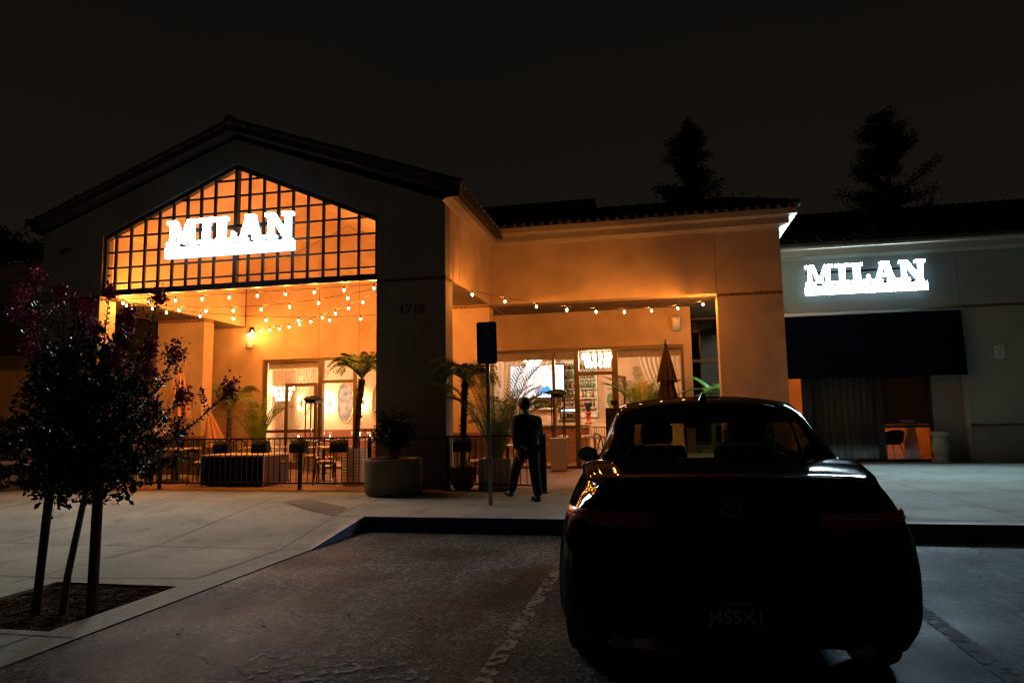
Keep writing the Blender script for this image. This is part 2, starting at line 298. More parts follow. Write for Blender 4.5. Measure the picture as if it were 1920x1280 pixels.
# joints in the concrete
m = MB(); m.smooth = False
def joint(p, q, w=.016):
    p, q = Vector(p), Vector(q); d = (q-p); L = d.length; nrm = Vector((-d.y, d.x)).normalized()*w/2; k = max(1, int(L/.3))
    for i in range(k):
        a = p+d*i/k; b = p+d*(i+1)/k; pts = [a-nrm, b-nrm, b+nrm, a+nrm]
        m.poly([(t.x, t.y, sw_h(t.x, t.y)+.004) for t in pts])
for a, b in [((-4.27, 5.9), (-4.27, 7.4)), ((-4.27, 7.4), (-4.42, 9.05)), ((-3.95, 7.38), (-4.27, 7.36)), ((-4.27, 7.36), (-12, 7.4)), ((-5.9, 5.5), (-5.9, 7.4)), ((-5.9, 7.4), (-6.4, 11.0)), ((-4.27, 5.92), (-5.52, 5.75)), ((-5.52, 5.75), (-9, 5.8)),
             ((-4.27, -5), (-4.27, 4.2)), ((-3.95, 4.18), (-9, 4.18)), ((-4.42, 9.05), (-5.96, 10.34)), ((-5.96, 10.34), (-16, 10.3)), ((-4.42, 9.05), (-3.95, 8.95)), ((-4.42, 9.05), (-4.6, 12.3)),
             ((-4, 9.18), (30, 9.18)), ((-3.9, 11.2), (30, 11.2)), ((2.8, 14), (30, 14)), ((4.17, 9.2), (4.17, 19.5)), ((-.6, 9.2), (-.6, 15.9)), ((9.4, 9.2), (9.4, 19.5)), ((-8, 7.4), (-8, 10.3)), ((-10.5, 4), (-10.5, 10.3))]:
    joint(a, b)
M['groove'] = mat('dark_joint_strip', (.05, .045, .04), .95, noise=.4, scale=12)  # flat dark colour for the slab and wall joint strips
tag(m.build('sidewalk_joints', 'groove'), 'dark grooves between the concrete slabs', 'sidewalk', kind='structure')
M['patio'] = ground_mat('brown_patio_floor', (.17, .105, .065), (.24, .15, .095), .7, .8, 120, .08, spec=.15, gritc=.12)  # terrace floor tone, warmer and browner than the sidewalk
m = MB(); m.poly([(-11.45, 11.95, .005), (-3.87, 11.95, .005), (-3.87, 17.73, .005), (-11.45, 17.73, .005)]); m.poly([(-3.87, 12.6, .005), (1.37, 12.6, .005), (1.37, 17.73, .005), (-3.87, 17.73, .005)])
tag(m.build('patio', 'patio'), 'warm brown floor of the terrace behind the railings', 'patio', kind='structure')
# warning strip of the ramp
M['hinge'] = ground_mat('darker_slab', (.08, .085, .075), (.11, .115, .10), .8, 1.2, 120, .2, spec=.1, gritc=.12)
m = MB(); Q = [Vector(q) for q in ((-5.96, 10.36), (-4.47, 9.10), (-4.55, 9.72), (-5.75, 10.75))]; rw = []
for j in range(5):
    a, b = Q[0].lerp(Q[3], j/4), Q[1].lerp(Q[2], j/4); rw.append([(q.x, q.y, sw_h(q.x, q.y)+.007) for q in [a.lerp(b, i/12) for i in range(13)]])
m.grid(rw)
tag(m.build('ramp_slab', 'hinge'), 'darker grey slab at the top of the ramp', 'sidewalk', kind='structure')
# mulch bed
m = MB(); nx, ny = 30, 30
m.grid([[(BX0+(BX1-BX0)*i/nx, BY0+(BY1-BY0)*j/ny, -.205+random.uniform(-.012, .018)) for i in range(nx+1)] for j in range(ny+1)])
tag(m.build('mulch_bed', 'mulch'), 'dark brown bark mulch in the square tree bed', 'mulch', kind='stuff')
m = MB()
for i in range(2600):
    x, y = random.uniform(BX0+.03, BX1-.03), random.uniform(BY0+.03, BY1-.03)
    R = Matrix.Rotation(random.uniform(0, 6.3), 3, 'Z')@Matrix.Rotation(random.uniform(-.25, .25), 3, 'X')
    m.obox((x, y, -.194+random.uniform(0, .012)), random.uniform(.012, .045), random.uniform(.006, .016), .004, R)
tag(m.build('bark_chips', 'chip'), 'loose bark chips scattered over the mulch', 'mulch', kind='stuff')
# leaf litter on the lot
m = MB()
for i in range(70):
    x, y = (random.uniform(-3.8, -1.2), random.uniform(4, 8.7)) if i < 55 else (random.uniform(2, 6), random.uniform(3, 8.6))
    a = random.uniform(0, 6.3); s = random.uniform(.008, .022)
    m.poly([(x+cos(a)*s, y+sin(a)*s, RD+.01), (x-sin(a)*s*.5, y+cos(a)*s*.5, RD+.018), (x-cos(a)*s, y-sin(a)*s, RD+.008), (x+sin(a)*s*.5, y-cos(a)*s*.5, RD+.012)])
M['litter'] = mat('dry_leaf', (.25, .2, .12), .8); tag(m.build('leaf_litter', 'litter'), 'small dry leaves lying on the asphalt', 'leaves', kind='stuff')
# worn stripes, drawn as broken paint patches
def stripe_mat(name, c, thr):
    mm = bpy.data.materials.new(name); mm.use_nodes = True; n, l = mm.node_tree.nodes, mm.node_tree.links; b = n['Principled BSDF']
    b.inputs['Base Color'].default_value = (*c, 1); b.inputs['Roughness'].default_value = .8; b.inputs['Specular IOR Level'].default_value = .1
    t = n.new('ShaderNodeTexCoord'); x = n.new('ShaderNodeTexNoise'); x.inputs['Scale'].default_value = 13; x.inputs['Detail'].default_value = 9; x.inputs['Roughness'].default_value = .72
    r = n.new('ShaderNodeValToRGB'); r.color_ramp.elements[0].position = thr; r.color_ramp.elements[1].position = thr+.05
    l.new(t.outputs['Object'], x.inputs[0]); l.new(x.outputs['Fac'], r.inputs[0]); l.new(r.outputs[0], b.inputs['Alpha']); return mm
M['stripe'] = stripe_mat('worn_white_paint', (.22, .22, .205), .47); M['stripe_dark'] = stripe_mat('blacked_out_stripe', (.010, .010, .011), .44)
m = MB(); m.poly([(-1.06, -2, RD+.004), (-.95, -2, RD+.004), (-.95, 8.6, RD+.004), (-1.06, 8.6, RD+.004)])
tag(m.build('parking_stripe', 'stripe'), 'worn white parking stripe left of the car', 'road marking', kind='structure')
m = MB(); m.poly([(1.75, -2, RD+.004), (1.88, -2, RD+.004), (1.88, 8.7, RD+.004), (1.75, 8.7, RD+.004)])
tag(m.build('parking_stripe', 'stripe_dark'), 'blackened parking stripe right of the car', 'road marking', kind='structure')
M['patch'] = stripe_mat('old_white_paint_patch', (.19, .21, .225), .52)
m = MB(); m.poly([(-2.55, 3.2, RD+.005), (-1.35, 3.2, RD+.005), (-1.3, 4.12, RD+.005), (-2.5, 4.22, RD+.005)])
tag(m.build('painted_symbol', 'patch'), 'flaking white paint of an old bay marking', 'road marking', kind='structure')
# cracks
m = MB()
for k in range(4):
    x, y, a = (-3.15, 4.12, -.35) if k == 0 else (random.uniform(-3.7, -1.3), random.uniform(4, 8), random.uniform(0, 6.3))
    p = Vector((x, y)); pts = [p.copy()]
    for i in range(30 if k == 0 else 9): b0 = a if i == 0 else b0; a = b0+random.uniform(-.75, .75); p = p+Vector((cos(a), sin(a)))*.035; pts.append(p.copy())
    w = .004 if k == 0 else .002
    for a_, b_ in zip(pts, pts[1:]):
        d = (b_-a_); nn = Vector((-d.y, d.x)).normalized()*w*random.uniform(.5, 1.2)
        m.poly([(a_-nn).to_tuple()+(RD+.003,), (b_-nn).to_tuple()+(RD+.003,), (b_+nn).to_tuple()+(RD+.003,), (a_+nn).to_tuple()+(RD+.003,)])
M['crack'] = mat('crack', (.006, .006, .006), 1); tag(m.build('asphalt_cracks', 'crack'), 'thin cracks wandering through the asphalt', 'road', kind='structure')

# ------------------------------------------------------------------ the building
bld = thing('shop_building', 'stucco shop building with a tall open gable porch, tiled roofs and glazed shopfronts', 'building', (0, 0, 0))
def part(mb, name, m, parent=None, label=None, bevel=0, smooth=None):
    o = mb.build(name, m, parent or bld, bevel=bevel, smooth=smooth)
    if label: o['label'] = label
    return o
def tile_row(mb, x0, x1, y, z0, z1, axis='x', out=-1):
    n = max(1, int(round(abs(x1-x0)/.13))); d = (x1-x0)/n
    for i in range(n):
        a, b = x0+d*i+.006, x0+d*(i+1)-.006
        a, b = min(a, b), max(a, b)
        if axis == 'x': mb.box(a, b, min(y, y+out*.007), max(y, y+out*.007), z0, z1)
        else: mb.box(min(y, y+out*.007), max(y, y+out*.007), a, b, z0, z1)
def pillar(x0, x1, y0, y1, mats=('stucco', 'tile', 'stucco'), base='tile_dark', dark=False, top=4.0, label=None, face=.97):
    p = MB().box(x0, x1, y0, y1, .97, top-.075); p.box(x0, x1, y0, y1, top-.010, top+0.0)
    po = part(p, 'pillar', mats[0], label=label)
    t = MB().box(x0+.004, x1-.004, y0+.004, y1-.004, top-.075, top-.010); part(t, 'tile_band', 'grout', po)
    for za, zb in ((top-.072, top-.013), (.90, .965)):
        t = MB(); tile_row(t, x0, x1, y0+.002, za, zb); tile_row(t, y0, y1, x1-.002, za, zb, 'y', 1); tile_row(t, y0, y1, x0+.002, za, zb, 'y', -1); part(t, 'tile_band', mats[1], po)
    b = MB().box(x0-.004, x1+.004, y0-.004, y1+.004, 0, .89); b.box(x0+.004, x1-.004, y0+.004, y1-.004, .89, .97); part(b, 'plinth', base, po)
    return po
# front pillars of the gable porch
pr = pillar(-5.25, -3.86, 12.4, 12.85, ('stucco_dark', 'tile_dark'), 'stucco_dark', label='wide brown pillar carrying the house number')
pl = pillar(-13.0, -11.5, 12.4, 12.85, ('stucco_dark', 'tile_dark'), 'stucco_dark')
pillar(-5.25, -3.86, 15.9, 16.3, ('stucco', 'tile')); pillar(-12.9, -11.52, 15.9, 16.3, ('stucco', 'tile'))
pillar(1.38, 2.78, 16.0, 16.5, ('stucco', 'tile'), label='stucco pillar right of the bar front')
# gable wall with its pointed opening
m = MB(); out = [(-13, 4.0), (-13, 5.44), (-8.4, 7.14), (-3.86, 5.46), (-3.86, 4.0)]; inn = [(-11.5, 4.0), (-11.5, 5.30), (-8.38, 6.62), (-5.25, 5.26), (-5.25, 4.0)]
for y in (12.4, 12.7):
    for i in range(4): m.poly([(out[i][0], y, out[i][1]), (out[i+1][0], y, out[i+1][1]), (inn[i+1][0], y, inn[i+1][1]), (inn[i][0], y, inn[i][1])])
for L in (out, inn):
    for i in range(4): m.poly([(L[i][0], 12.4, L[i][1]), (L[i+1][0], 12.4, L[i+1][1]), (L[i+1][0], 12.7, L[i+1][1]), (L[i][0], 12.7, L[i][1])])
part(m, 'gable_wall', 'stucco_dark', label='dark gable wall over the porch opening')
# side bulkheads and back wall of the porch
m = MB(); m.box(-3.90, -3.86, 12.703, 18.2, 4.0, 5.46); part(m, 'side_wall', 'stucco', label='orange lit side wall of the gable porch')
part(MB().box(-5.25, -3.905, 12.703, 17.69, 4.03, 5.42), 'bulkhead', 'stucco_in'); part(MB().box(-12.99, -11.5, 12.703, 17.69, 4.03, 5.42), 'bulkhead', 'stucco_in')
for q in ((-5.248, -3.905, 12.86, 17.69, 4.004, 4.026), (-12.99, -11.502, 12.86, 17.69, 4.004, 4.026), (-3.855, 2.77, 16.36, 17.69, 4.0, 4.03), (.86, 2.77, 17.70, 19.58, 4.0, 4.03), (-30, -13.02, 16.36, 17.69, 4.0, 4.03)):
    part(MB().box(*q), 'soffit', 'soffit')
m = MB()
for a, b in (((-11.5, 5.42), (-8.38, 6.75)), ((-8.38, 6.75), (-5.25, 5.40))):
    m.poly([(a[0], 12.7, a[1]), (b[0], 12.7, b[1]), (b[0], 17.7, b[1]), (a[0], 17.7, a[1])])
part(m, 'porch_ceiling', 'stucco_in')
m = MB(); m.box(-3.86, 2.78, 16.0, 16.35, 4.002, 5.46); part(m, 'fascia_wall', 'stucco', label='orange lit fascia wall over the bar front')
m = MB(); m.box(2.50, 2.779, 16.353, 19.59, 4.002, 5.46); part(m, 'side_wall', 'stucco')
# thin control joints
m = MB(); m.box(1.372, 1.380, 15.9975, 16, 4.01, 5.45); m.box(7.665, 7.675, 19.5975, 19.6, 4.05, 5.45); m.box(-3.8597, -3.857, 13.35, 13.357, 4.02, 5.45)
m.box(-8.005, -7.997, 17.6975, 17.70, 3.07, 6.3); m.box(-9.205, -9.197, 17.6975, 17.7, 3.07, 6.3); part(m, 'control_joint', 'groove')
m = MB()      # rear wall with shopfront openings
y0, y1 = 17.7, 17.88
m.box(-30, -10.93, y0, y1, 0, 4.0); m.box(-11.48, -5.27, y0, y1, 4.0, 5.42); m.prism([(-11.48, 5.42), (-5.27, 5.42), (-8.38, 6.74)], y0, y1)
m.box(-10.93, -5.5, y0, y1, 3.05, 4.0); m.box(-5.5, -4.62, y0, y1, 0, 4.0); m.box(-4.62, .66, y0, y1, 3.06, 4.0); m.box(.66, .86, y0, y1, 0, 4.0)
m.box(.855, .86, y1, 19.6, 0, 4.0)
part(m, 'rear_wall', 'stucco', label='orange lit wall around the shopfront windows')
m = MB(); m.box(.865, 2.78, 19.6, 19.8, 0, .5); m.box(2.0, 2.78, 19.6, 19.8, .5, 4.0); part(m, 'recess_wall', 'stucco')
# cornices: two steps, running round the re-entrant corner
def cornice(name, pts, mname, label=None):
    """pts: wall line corners (x, y) with outward offset factors; profile sweeps along with mitred corners"""
    prof = [(0, 5.40), (.05, 5.44), (.19, 5.46), (.19, 5.60), (.22, 5.62), (.34, 5.63), (.35, 5.75), (.33, 5.77), (0, 5.77)]
    rows = [[(p[0]+o[0]*d, p[1]+o[1]*d, z) for d, z in prof] for p, o in pts]
    part(MB().grid(rows), name, mname, label=label)
cornice('cornice', [((-3.86, 12.22), (1, 0)), ((-3.86, 16.0), (1, -1)), ((2.78, 16.0), (1, -1)), ((2.78, 19.6), (1, -1)), ((30, 19.6), (0, -1))], 'trim')
cornice('cornice', [((-30, 16.0), (0, -1)), ((-13.0, 16.0), (0, -1))], 'stucco_dark')
cornice('cornice', [((-13.0, 16.0), (-1, 0)), ((-13.0, 12.22), (-1, 0))], 'stucco_dark')
# end caps of the porch eave
m = MB(); m.box(-3.86, -3.52, 12.19, 12.22, 5.46, 5.77); part(m, 'eave_end', 'frame_dark')
# roofs
roof = MB()
def slab(a, b, c, d, t=.09):       # four corners, thickness downwards
    v = [Vector(p) for p in (a, b, c, d)]; n = len(roof.v)
    roof.v += [tuple(p) for p in v]+[(p.x, p.y, p.z-t) for p in v]
    for q in ((0, 1, 2, 3), (7, 6, 5, 4), (0, 4, 5, 1), (1, 5, 6, 2), (2, 6, 7, 3), (3, 7, 4, 0)): roof.face([n+i for i in q])
AP = 7.42
slab((-3.50, 12.17, 5.70), (-8.38, 12.17, AP), (-8.38, 24, AP), (-3.50, 24, 5.70), .18)
slab((-8.38, 12.17, AP-.0), (-12.98, 12.17, 5.72), (-12.98, 24, 5.72), (-8.38, 24, AP), .18)
ro = part(roof, 'roof', 'roof', label='dark tiled gable roof over the porch')
roof = MB(); roof.smooth = True
for sx, xe in ((1, -3.50), (-1, -12.98)):       # rolled verge tiles and courses down the slope
    n = 14; dx = (xe+8.38)/n; dz = (5.70-AP)/n
    for i in range(n):
        a = Vector((-8.38+dx*i, 12.2, AP+dz*i+.03)); b = Vector((-8.38+dx*(i+1.12), 12.2, AP+dz*(i+1.12)+.015))
        roof.tube([a, b], [.055, .08], 8)
    for k in range(26):
        y = 12.45+k*.3; roof.tube([(-8.38, y, AP-.02), (xe, y, 5.69)], .045, 6, cap=False)
for i in range(20): roof.tube([(-8.38, 12.1+i*.45, AP+.02), (-8.38, 12.1+(i+1.1)*.45, AP+.0)], [.11, .085], 8)
part(roof, 'roof_tiles', 'roof', ro)
roof = MB()
slab((-3.5, 15.66, 5.78), (3.1, 15.66, 5.78), (1.9, 19.2, 7.05), (-3.5, 19.2, 7.05)); slab((-7, 18, 6.7), (-1.55, 18, 6.7), (-1.55, 19.4, 7.52), (-7, 19.4, 7.52))
slab((3.1, 15.66, 5.78), (3.1, 22, 5.78), (1.9, 22, 7.05), (1.9, 19.2, 7.05)); slab((-7, 19.4, 7.52), (-1.55, 19.4, 7.52), (-1.55, 21, 6.9), (-7, 21, 6.9)); slab((-3.5, 19.2, 7.05), (1.9, 19.2, 7.05), (1.9, 22, 7.04), (-3.5, 22, 7.04))
ro2 = part(roof, 'roof', 'roof', label='low tiled roof over the bar front')
roof = MB(); roof.smooth = True
for i in range(30): roof.tube([(-3.4+i*.22, 15.62, 5.80), (-3.4+i*.22-(0 if i < 24 else .0), 17.3, 6.42)], .06, 6)
for i in range(12): roof.tube([(1.9-i*.42, 19.2, 7.09), (1.9-(i+1.1)*.42, 19.2, 7.07)], [.11, .085], 7)
for i in range(9): roof.tube([(3.12-i*.135, 15.64+i*.39, 5.84+i*.14), (3.12-(i+1.1)*.135, 15.64+(i+1.1)*.39, 5.83+(i+1.1)*.14)], [.10, .08], 7)
part(roof, 'roof_tiles', 'roof', ro2)
roof = MB(); slab((2.8, 19.25, 5.78), (30, 19.25, 5.78), (30, 23, 7.6), (2.8, 23, 7.6)); ro3 = part(roof, 'roof', 'roof', label='tiled roof behind the right lit sign')
roof = MB(); roof.smooth = True
for i in range(80): roof.tube([(3.2+i*.2, 19.32, 5.80), (3.2+i*.2, 22.9, 7.57)], .035, 6)
part(roof, 'roof_tiles', 'roof', ro3)
roof = MB(); slab((-30, 15.66, 5.95), (-13.2, 15.66, 5.95), (-13.2, 19, 7.4), (-30, 19, 7.4)); part(roof, 'roof', 'roof')
# left wing
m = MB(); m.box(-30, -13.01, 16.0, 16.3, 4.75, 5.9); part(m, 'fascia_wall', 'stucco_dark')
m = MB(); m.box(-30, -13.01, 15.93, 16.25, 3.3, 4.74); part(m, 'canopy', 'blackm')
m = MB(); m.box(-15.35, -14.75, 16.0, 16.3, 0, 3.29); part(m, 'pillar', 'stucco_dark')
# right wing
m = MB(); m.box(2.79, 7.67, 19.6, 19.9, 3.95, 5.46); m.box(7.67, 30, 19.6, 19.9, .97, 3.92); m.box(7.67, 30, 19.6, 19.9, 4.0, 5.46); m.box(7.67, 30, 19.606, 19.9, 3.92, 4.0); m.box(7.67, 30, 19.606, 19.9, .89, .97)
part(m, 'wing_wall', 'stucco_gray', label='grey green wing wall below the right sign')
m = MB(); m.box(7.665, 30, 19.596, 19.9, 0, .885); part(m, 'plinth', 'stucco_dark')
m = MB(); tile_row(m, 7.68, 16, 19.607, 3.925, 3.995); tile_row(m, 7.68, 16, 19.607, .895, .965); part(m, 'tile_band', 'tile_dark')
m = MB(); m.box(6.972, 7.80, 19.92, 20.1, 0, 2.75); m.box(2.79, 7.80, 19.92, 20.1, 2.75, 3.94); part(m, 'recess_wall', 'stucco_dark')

def window(x0, x1, z0, z1, y, mull=(), rails=(), fm='frame', gm='glass', w=.07, label=None, skip=()):
    """one framed opening: window > pane for each light between the mullions"""
    f = MB(); d = .06
    f.box(x0, x0+w, y, y+2*d, z0, z1); f.box(x1-w, x1, y, y+2*d, z0, z1); f.box(x0+w, x1-w, y, y+2*d, z1-w, z1); f.box(x0+w, x1-w, y, y+2*d, z0, z0+w)
    xs = [x0+w]
    for a in mull:
        ww = a[1] if isinstance(a, tuple) else w; a = a[0] if isinstance(a, tuple) else a
        f.box(a-ww/2, a+ww/2, y-.005, y+2*d+.005, z0+w, z1-w); xs += [a-ww/2, a+ww/2]
    xs.append(x1-w); bays = [(xs[i], xs[i+1]) for i in range(0, len(xs), 2)]
    for bi, z in rails: f.box(bays[bi][0], bays[bi][1], y+.002, y+2*d-.002, z-.04, z+.04)
    fo = part(f, 'window', fm, label=label)
    for bi, (a, b) in enumerate(bays):
        if bi in skip: continue
        part(MB().box(a, b, y+.05, y+.058, z0+w, z1-w), 'pane', gm, fo)
    return fo
w1 = window(-10.92, -5.52, 0, 3.05, 17.74, [(-9.16, .13), (-8.12, .12), (-7.0, .1)], [(0, 1.04), (2, 1.04), (1, 2.39), (3, 1.04)], skip=(1,), label='wide bronze framed window of the dining room')
part(MB().box(-9.09, -8.18, 17.79, 17.798, 2.43, 2.98), 'pane', 'glass', w1)
w2 = window(-4.6, .66, 0, 3.06, 17.74, [(-2.63, .07), (-2.03, .12), (-1.05, .14)], [(0, 1.04), (1, 1.04), (2, 2.40)], skip=(2,), label='wide bronze framed window of the bar')
part(MB().box(-1.97, -1.12, 17.79, 17.798, 2.44, 2.98), 'pane', 'glass', w2)
window(.87, 2.0, .5, 3.98, 19.62, [], [(0, 2.78)], fm='frame', gm='glass_dim')
w3 = window(3.3, 6.97, 0, 2.74, 20.0, [(3.92, .22), (5.72, .16)], [(2, .92)], fm='frame_dark', gm='glass', label='dark framed corner window with a low rail')
def door(x0, y, rz, w=.98, h=2.35, label=None):
    """open glazed door hinged at x0"""
    d = MB(); d.box(0, .09, -.02, .025, 0, h); d.box(w-.09, w, -.02, .025, 0, h); d.box(.09, w-.09, -.02, .025, h-.09, h); d.box(.09, w-.09, -.02, .025, 0, .2); d.box(.09, w-.09, -.018, .022, 1.0, 1.08)
    o = part(d, 'door', 'frame', label=label); o.location = (x0, y, .01); o.rotation_euler = (0, 0, rz)
    part(MB().box(.09, w-.09, 0, .008, .2, h-.09), 'pane', 'glass', o)
    h_ = MB().tube([(w-.05, -.07, .9), (w-.05, -.07, 1.3)], .012); h_.tube([(w-.05, -.07, .92), (w-.05, 0, .92)], .01); h_.tube([(w-.05, -.07, 1.28), (w-.05, 0, 1.28)], .01); part(h_, 'handle', 'steel', o)
    return o
door(-9.2, 17.66, rad(179.5), label='glazed door folded back against the dining room window')
door(-1.12, 17.9, rad(72), w=.9, label='glazed bar door standing open inwards')
# lattice screen in the gable
lt = MB(); 
def gz_(x): return 5.30+(6.62-5.30)*(x+11.5)/(3.12) if x < -8.38 else 6.62-(6.62-5.26)*(x+8.38)/3.13
yl = 12.46
lt.box(-11.5, -5.25, yl-.03, yl+.12, 4.0, 4.12); lt.box(-11.5, -11.44, yl, yl+.08, 4.12, 5.28); lt.box(-5.31, -5.25, yl, yl+.08, 4.12, 5.24)
for a, b in (((-11.5, 5.30), (-8.38, 6.62)), ((-8.38, 6.62), (-5.25, 5.26))): lt.prism([(a[0], a[1]-.10), (b[0], b[1]-.10), (b[0], b[1]-.0), (a[0], a[1]-.0)], yl-.02, yl+.10)
lt.box(-8.41, -8.34, yl-.02, yl+.10, 4.12, 6.52)
for x in (-11.22, -10.86, -10.52, -10.18, -9.85, -9.52, -9.20, -8.87, -8.08, -7.75, -7.42, -7.09, -6.76, -6.42, -6.09, -5.66): lt.box(x-.025, x+.025, yl+.0, yl+.045, 4.12, gz_(x)-.08)
for k in range(7):
    z = 4.275+k*.338; hw = 3.1 if z < 5.2 else 3.1*(6.55-z)/(6.55-5.25)
    lt.box(-8.38-hw+.02, -8.38+hw-.02, yl+.046, yl+.085, z-.018, z+.018)
part(lt, 'lattice_screen', 'wood_dark', label='dark timber grid filling the gable opening')
text_mesh('1712', .27, .008, 'house_number', 'ink', pr, (-4.53, 12.388, 3.37))
text_mesh('1712 F', .155, .002, 'house_number', 'ink', w1, (-8.62, 17.785, 2.66))
text_mesh('MILAN', .11, .001, 'window_lettering', 'trim', w3, (6.36, 20.045, 1.05))
# awning on the right wing
aw = MB(); aw.grid([[(3.3+(4.34)*k/20, 19.50-.10*(1-r)+.006*sin(k*1.9+r*3), 2.20+1.66*r) for k in range(21)] for r in (0, .03, .3, .6, 1)]); aw.grid([[(7.64, 19.58, 3.86), (7.64, 19.50, 3.86)], [(7.64, 19.58, 2.2), (7.64, 19.40, 2.2)]])
ao = part(aw, 'awning', 'awn', label='dark blue canvas awning under the right sign')
part(MB().tube([(2.85, 19.5, 3.90), (7.68, 19.5, 3.90)], .045, 10), 'roller_tube', 'trim_gray', ao, smooth=True)
# interior shells
def room(x0, x1, y0, y1, h, wallm='wall_in'):
    m = MB(); m.poly([(x0, y1, 0), (x1, y1, 0), (x1, y1, h), (x0, y1, h)]); m.poly([(x0, y0, 0), (x0, y1, 0), (x0, y1, h), (x0, y0, h)]); m.poly([(x1, y0, 0), (x1, y1, 0), (x1, y1, h), (x1, y0, h)])
    m.poly([(x0, y0, h), (x1, y0, h), (x1, y1, h), (x0, y1, h)]); m.poly([(x0, y0, 3.06), (x1, y0, 3.06), (x1, y0, h), (x0, y0, h)]); part(m, 'interior_wall', wallm)
    part(MB().poly([(x0, y0-.1, .012), (x1, y0-.1, .012), (x1, y1, .012), (x0, y1, .012)]), 'interior_floor', 'floor_in')
room(-13.2, -5.05, 17.9, 22.5, 3.5); room(-4.95, .84, 17.9, 23, 3.5); room(2.9, 8.2, 20.2, 24, 3.3)

# ------------------------------------------------------------------ lit signs
def slab_letter(mb, ch, x, h, w, y0, y1, z):
    """heavy slab serif capitals made of strokes"""
    s = w*.27; t = h*.145
    def bx(a, b, c, d): mb.box(x+a, x+b, y0+bx.k*.0006, y1, z+c, z+d); bx.k += 1
    bx.k = 0
    def dia(p, q, wd):
        (ax, az), (bx_, bz) = p, q; mb.prism([(x+ax-wd/2, z+az), (x+ax+wd/2, z+az), (x+bx_+wd/2, z+bz), (x+bx_-wd/2, z+bz)], y0-.0006*(1+len(mb.v) % 7), y1); 
    if ch == 'I': bx(0, w, 0, t); bx(0, w, h-t, h); bx(w/2-s*.72, w/2+s*.72, t, h-t)
    if ch == 'L': bx(0, w*.62, h-t, h); bx(w*.12, w*.48, t, h-t); bx(0, w, 0, t); bx(w*.82, w, t, h*.38)
    if ch == 'M':
        bx(0, w*.36, 0, t); bx(w*.62, w, 0, t); bx(0, w*.28, h-t, h); bx(w*.72, w, h-t, h); bx(w*.10, w*.22, t, h-t); bx(w*.74, w*.89, t, h-t)
        dia((w*.24, h), (w*.5, h*.10), w*.135); dia((w*.76, h), (w*.5, h*.10), w*.135)
    if ch == 'N':
        bx(0, w*.40, 0, t); bx(w*.60, w, h-t, h); bx(0, w*.30, h-t, h); bx(w*.10, w*.27, t, h-t); bx(w*.73, w*.90, 0, h-t); dia((w*.22, h), (w*.78, 0), w*.22)
    if ch == 'A':
        bx(-w*.02, w*.40, 0, t); bx(w*.60, w*1.02, 0, t); bx(w*.30, w*.70, h-t*.6, h); dia((w*.17, 0), (w*.46, h), w*.17); dia((w*.80, 0), (w*.54, h), w*.25); bx(w*.28, w*.72, h*.26, h*.40)
def front(o):      # only letter faces are lit; glow added on opaque returns makes the wall halo
    for p in o.data.polygons: p.material_index = 1 if abs(p.normal.y) > .9 and p.center.y < -.05 else 0
def lit_sign(name, x0, x1, y, zb, ht, label, where, em='sign'):
    t = thing(name, label, 'sign', (x0, y, zb), 0, 'lit restaurant signs'); L = x1-x0; bh = .215
    front(part(MB().box(0, L, -.10, 0, 0, bh), 'light_bar', ['sign_side', em], t))
    ws = dict(M=.25, I=.125, L=.165, A=.215, N=.225); gap = .017*L; tot = sum(ws[c] for c in 'MILAN'); k = (L*.985-4*gap)/tot; x = 0
    for c in 'MILAN':
        mb = MB(); slab_letter(mb, c, 0, ht, ws[c]*k, -.10, 0, 0); o = part(mb, 'letter', ['sign_side', em], t); front(o); o.location = (x+.008*L, 0, bh+.045); x += ws[c]*k+gap
    b = MB(); b.box(.05, L-.05, .012, .05, bh+.03, bh+.09); b.box(.05, L-.05, .012, .05, bh+ht*.7, bh+ht*.7+.05)
    for q in (.25, .5, .75): b.box(L*q-.02, L*q+.02, .05, where, .06, .12); b.box(L*q-.02, L*q+.02, .02, .06, .06, bh+.1)
    part(b, 'mounting_rail', 'black', t)
    return t
lit_sign('restaurant_sign', -9.74, -6.88, 12.22, 4.63, .52, 'glowing white MILAN letters over a white bar on the dark gable grid', .24)
s2 = lit_sign('restaurant_sign', 3.93, 6.88, 19.45, 4.40, .53, 'glowing white MILAN letters on the plain wall above the dark awning', .148, 'sign_right')
m = MB()
for x in (.6, 1.5, 2.35): m.lathe([(.02, -.10), (.035, -.06), (.012, -.04), (.012, 0)], 10, (x, -.05, -.0))
part(m, 'down_light', 'trim_gray', s2)

# ------------------------------------------------------------------ string lights
def strand(a, b, n, sag, label, tail=(None, None), t0=.04, t1=.97):
    t = thing('string_light', label, 'string lights', a, 0, 'string lights under the porch and bar front')
    a, b = Vector(a), Vector(b); L = b-a
    P = lambda u: L*u+Vector((0, 0, -sag*4*u*(1-u)))
    m = MB().tube([P(i/24) for i in range(25)], .006, 4); part(m, 'cable', 'cord', t)
    sb = None
    for i in range(n):
        u = t0+(t1-t0)*i/(n-1); p = P(u)
        if sb is None:
            sk = part(MB().lathe([(.012, 0), (.017, -.02), (.017, -.05), (.012, -.055)], 8), 'bulb_socket', 'socket', t)
            bb = part(MB().lathe([(.006, -.055), (.014, -.065), (.020, -.082), (.015, -.099), (.004, -.107)], 10), 'bulb', 'bulb', sk, smooth=True)
            sk.location = p; sb = sk
        else: copy_tree(sb, p, parent=t)
strand((-11.48, 12.75, 3.98), (-5.27, 12.75, 3.98), 10, .02, 'string of warm bulbs running straight along the gable beam')
strand((-11.48, 12.85, 3.97), (-5.27, 12.95, 3.97), 10, .27, 'string of warm bulbs sagging just behind the gable beam')
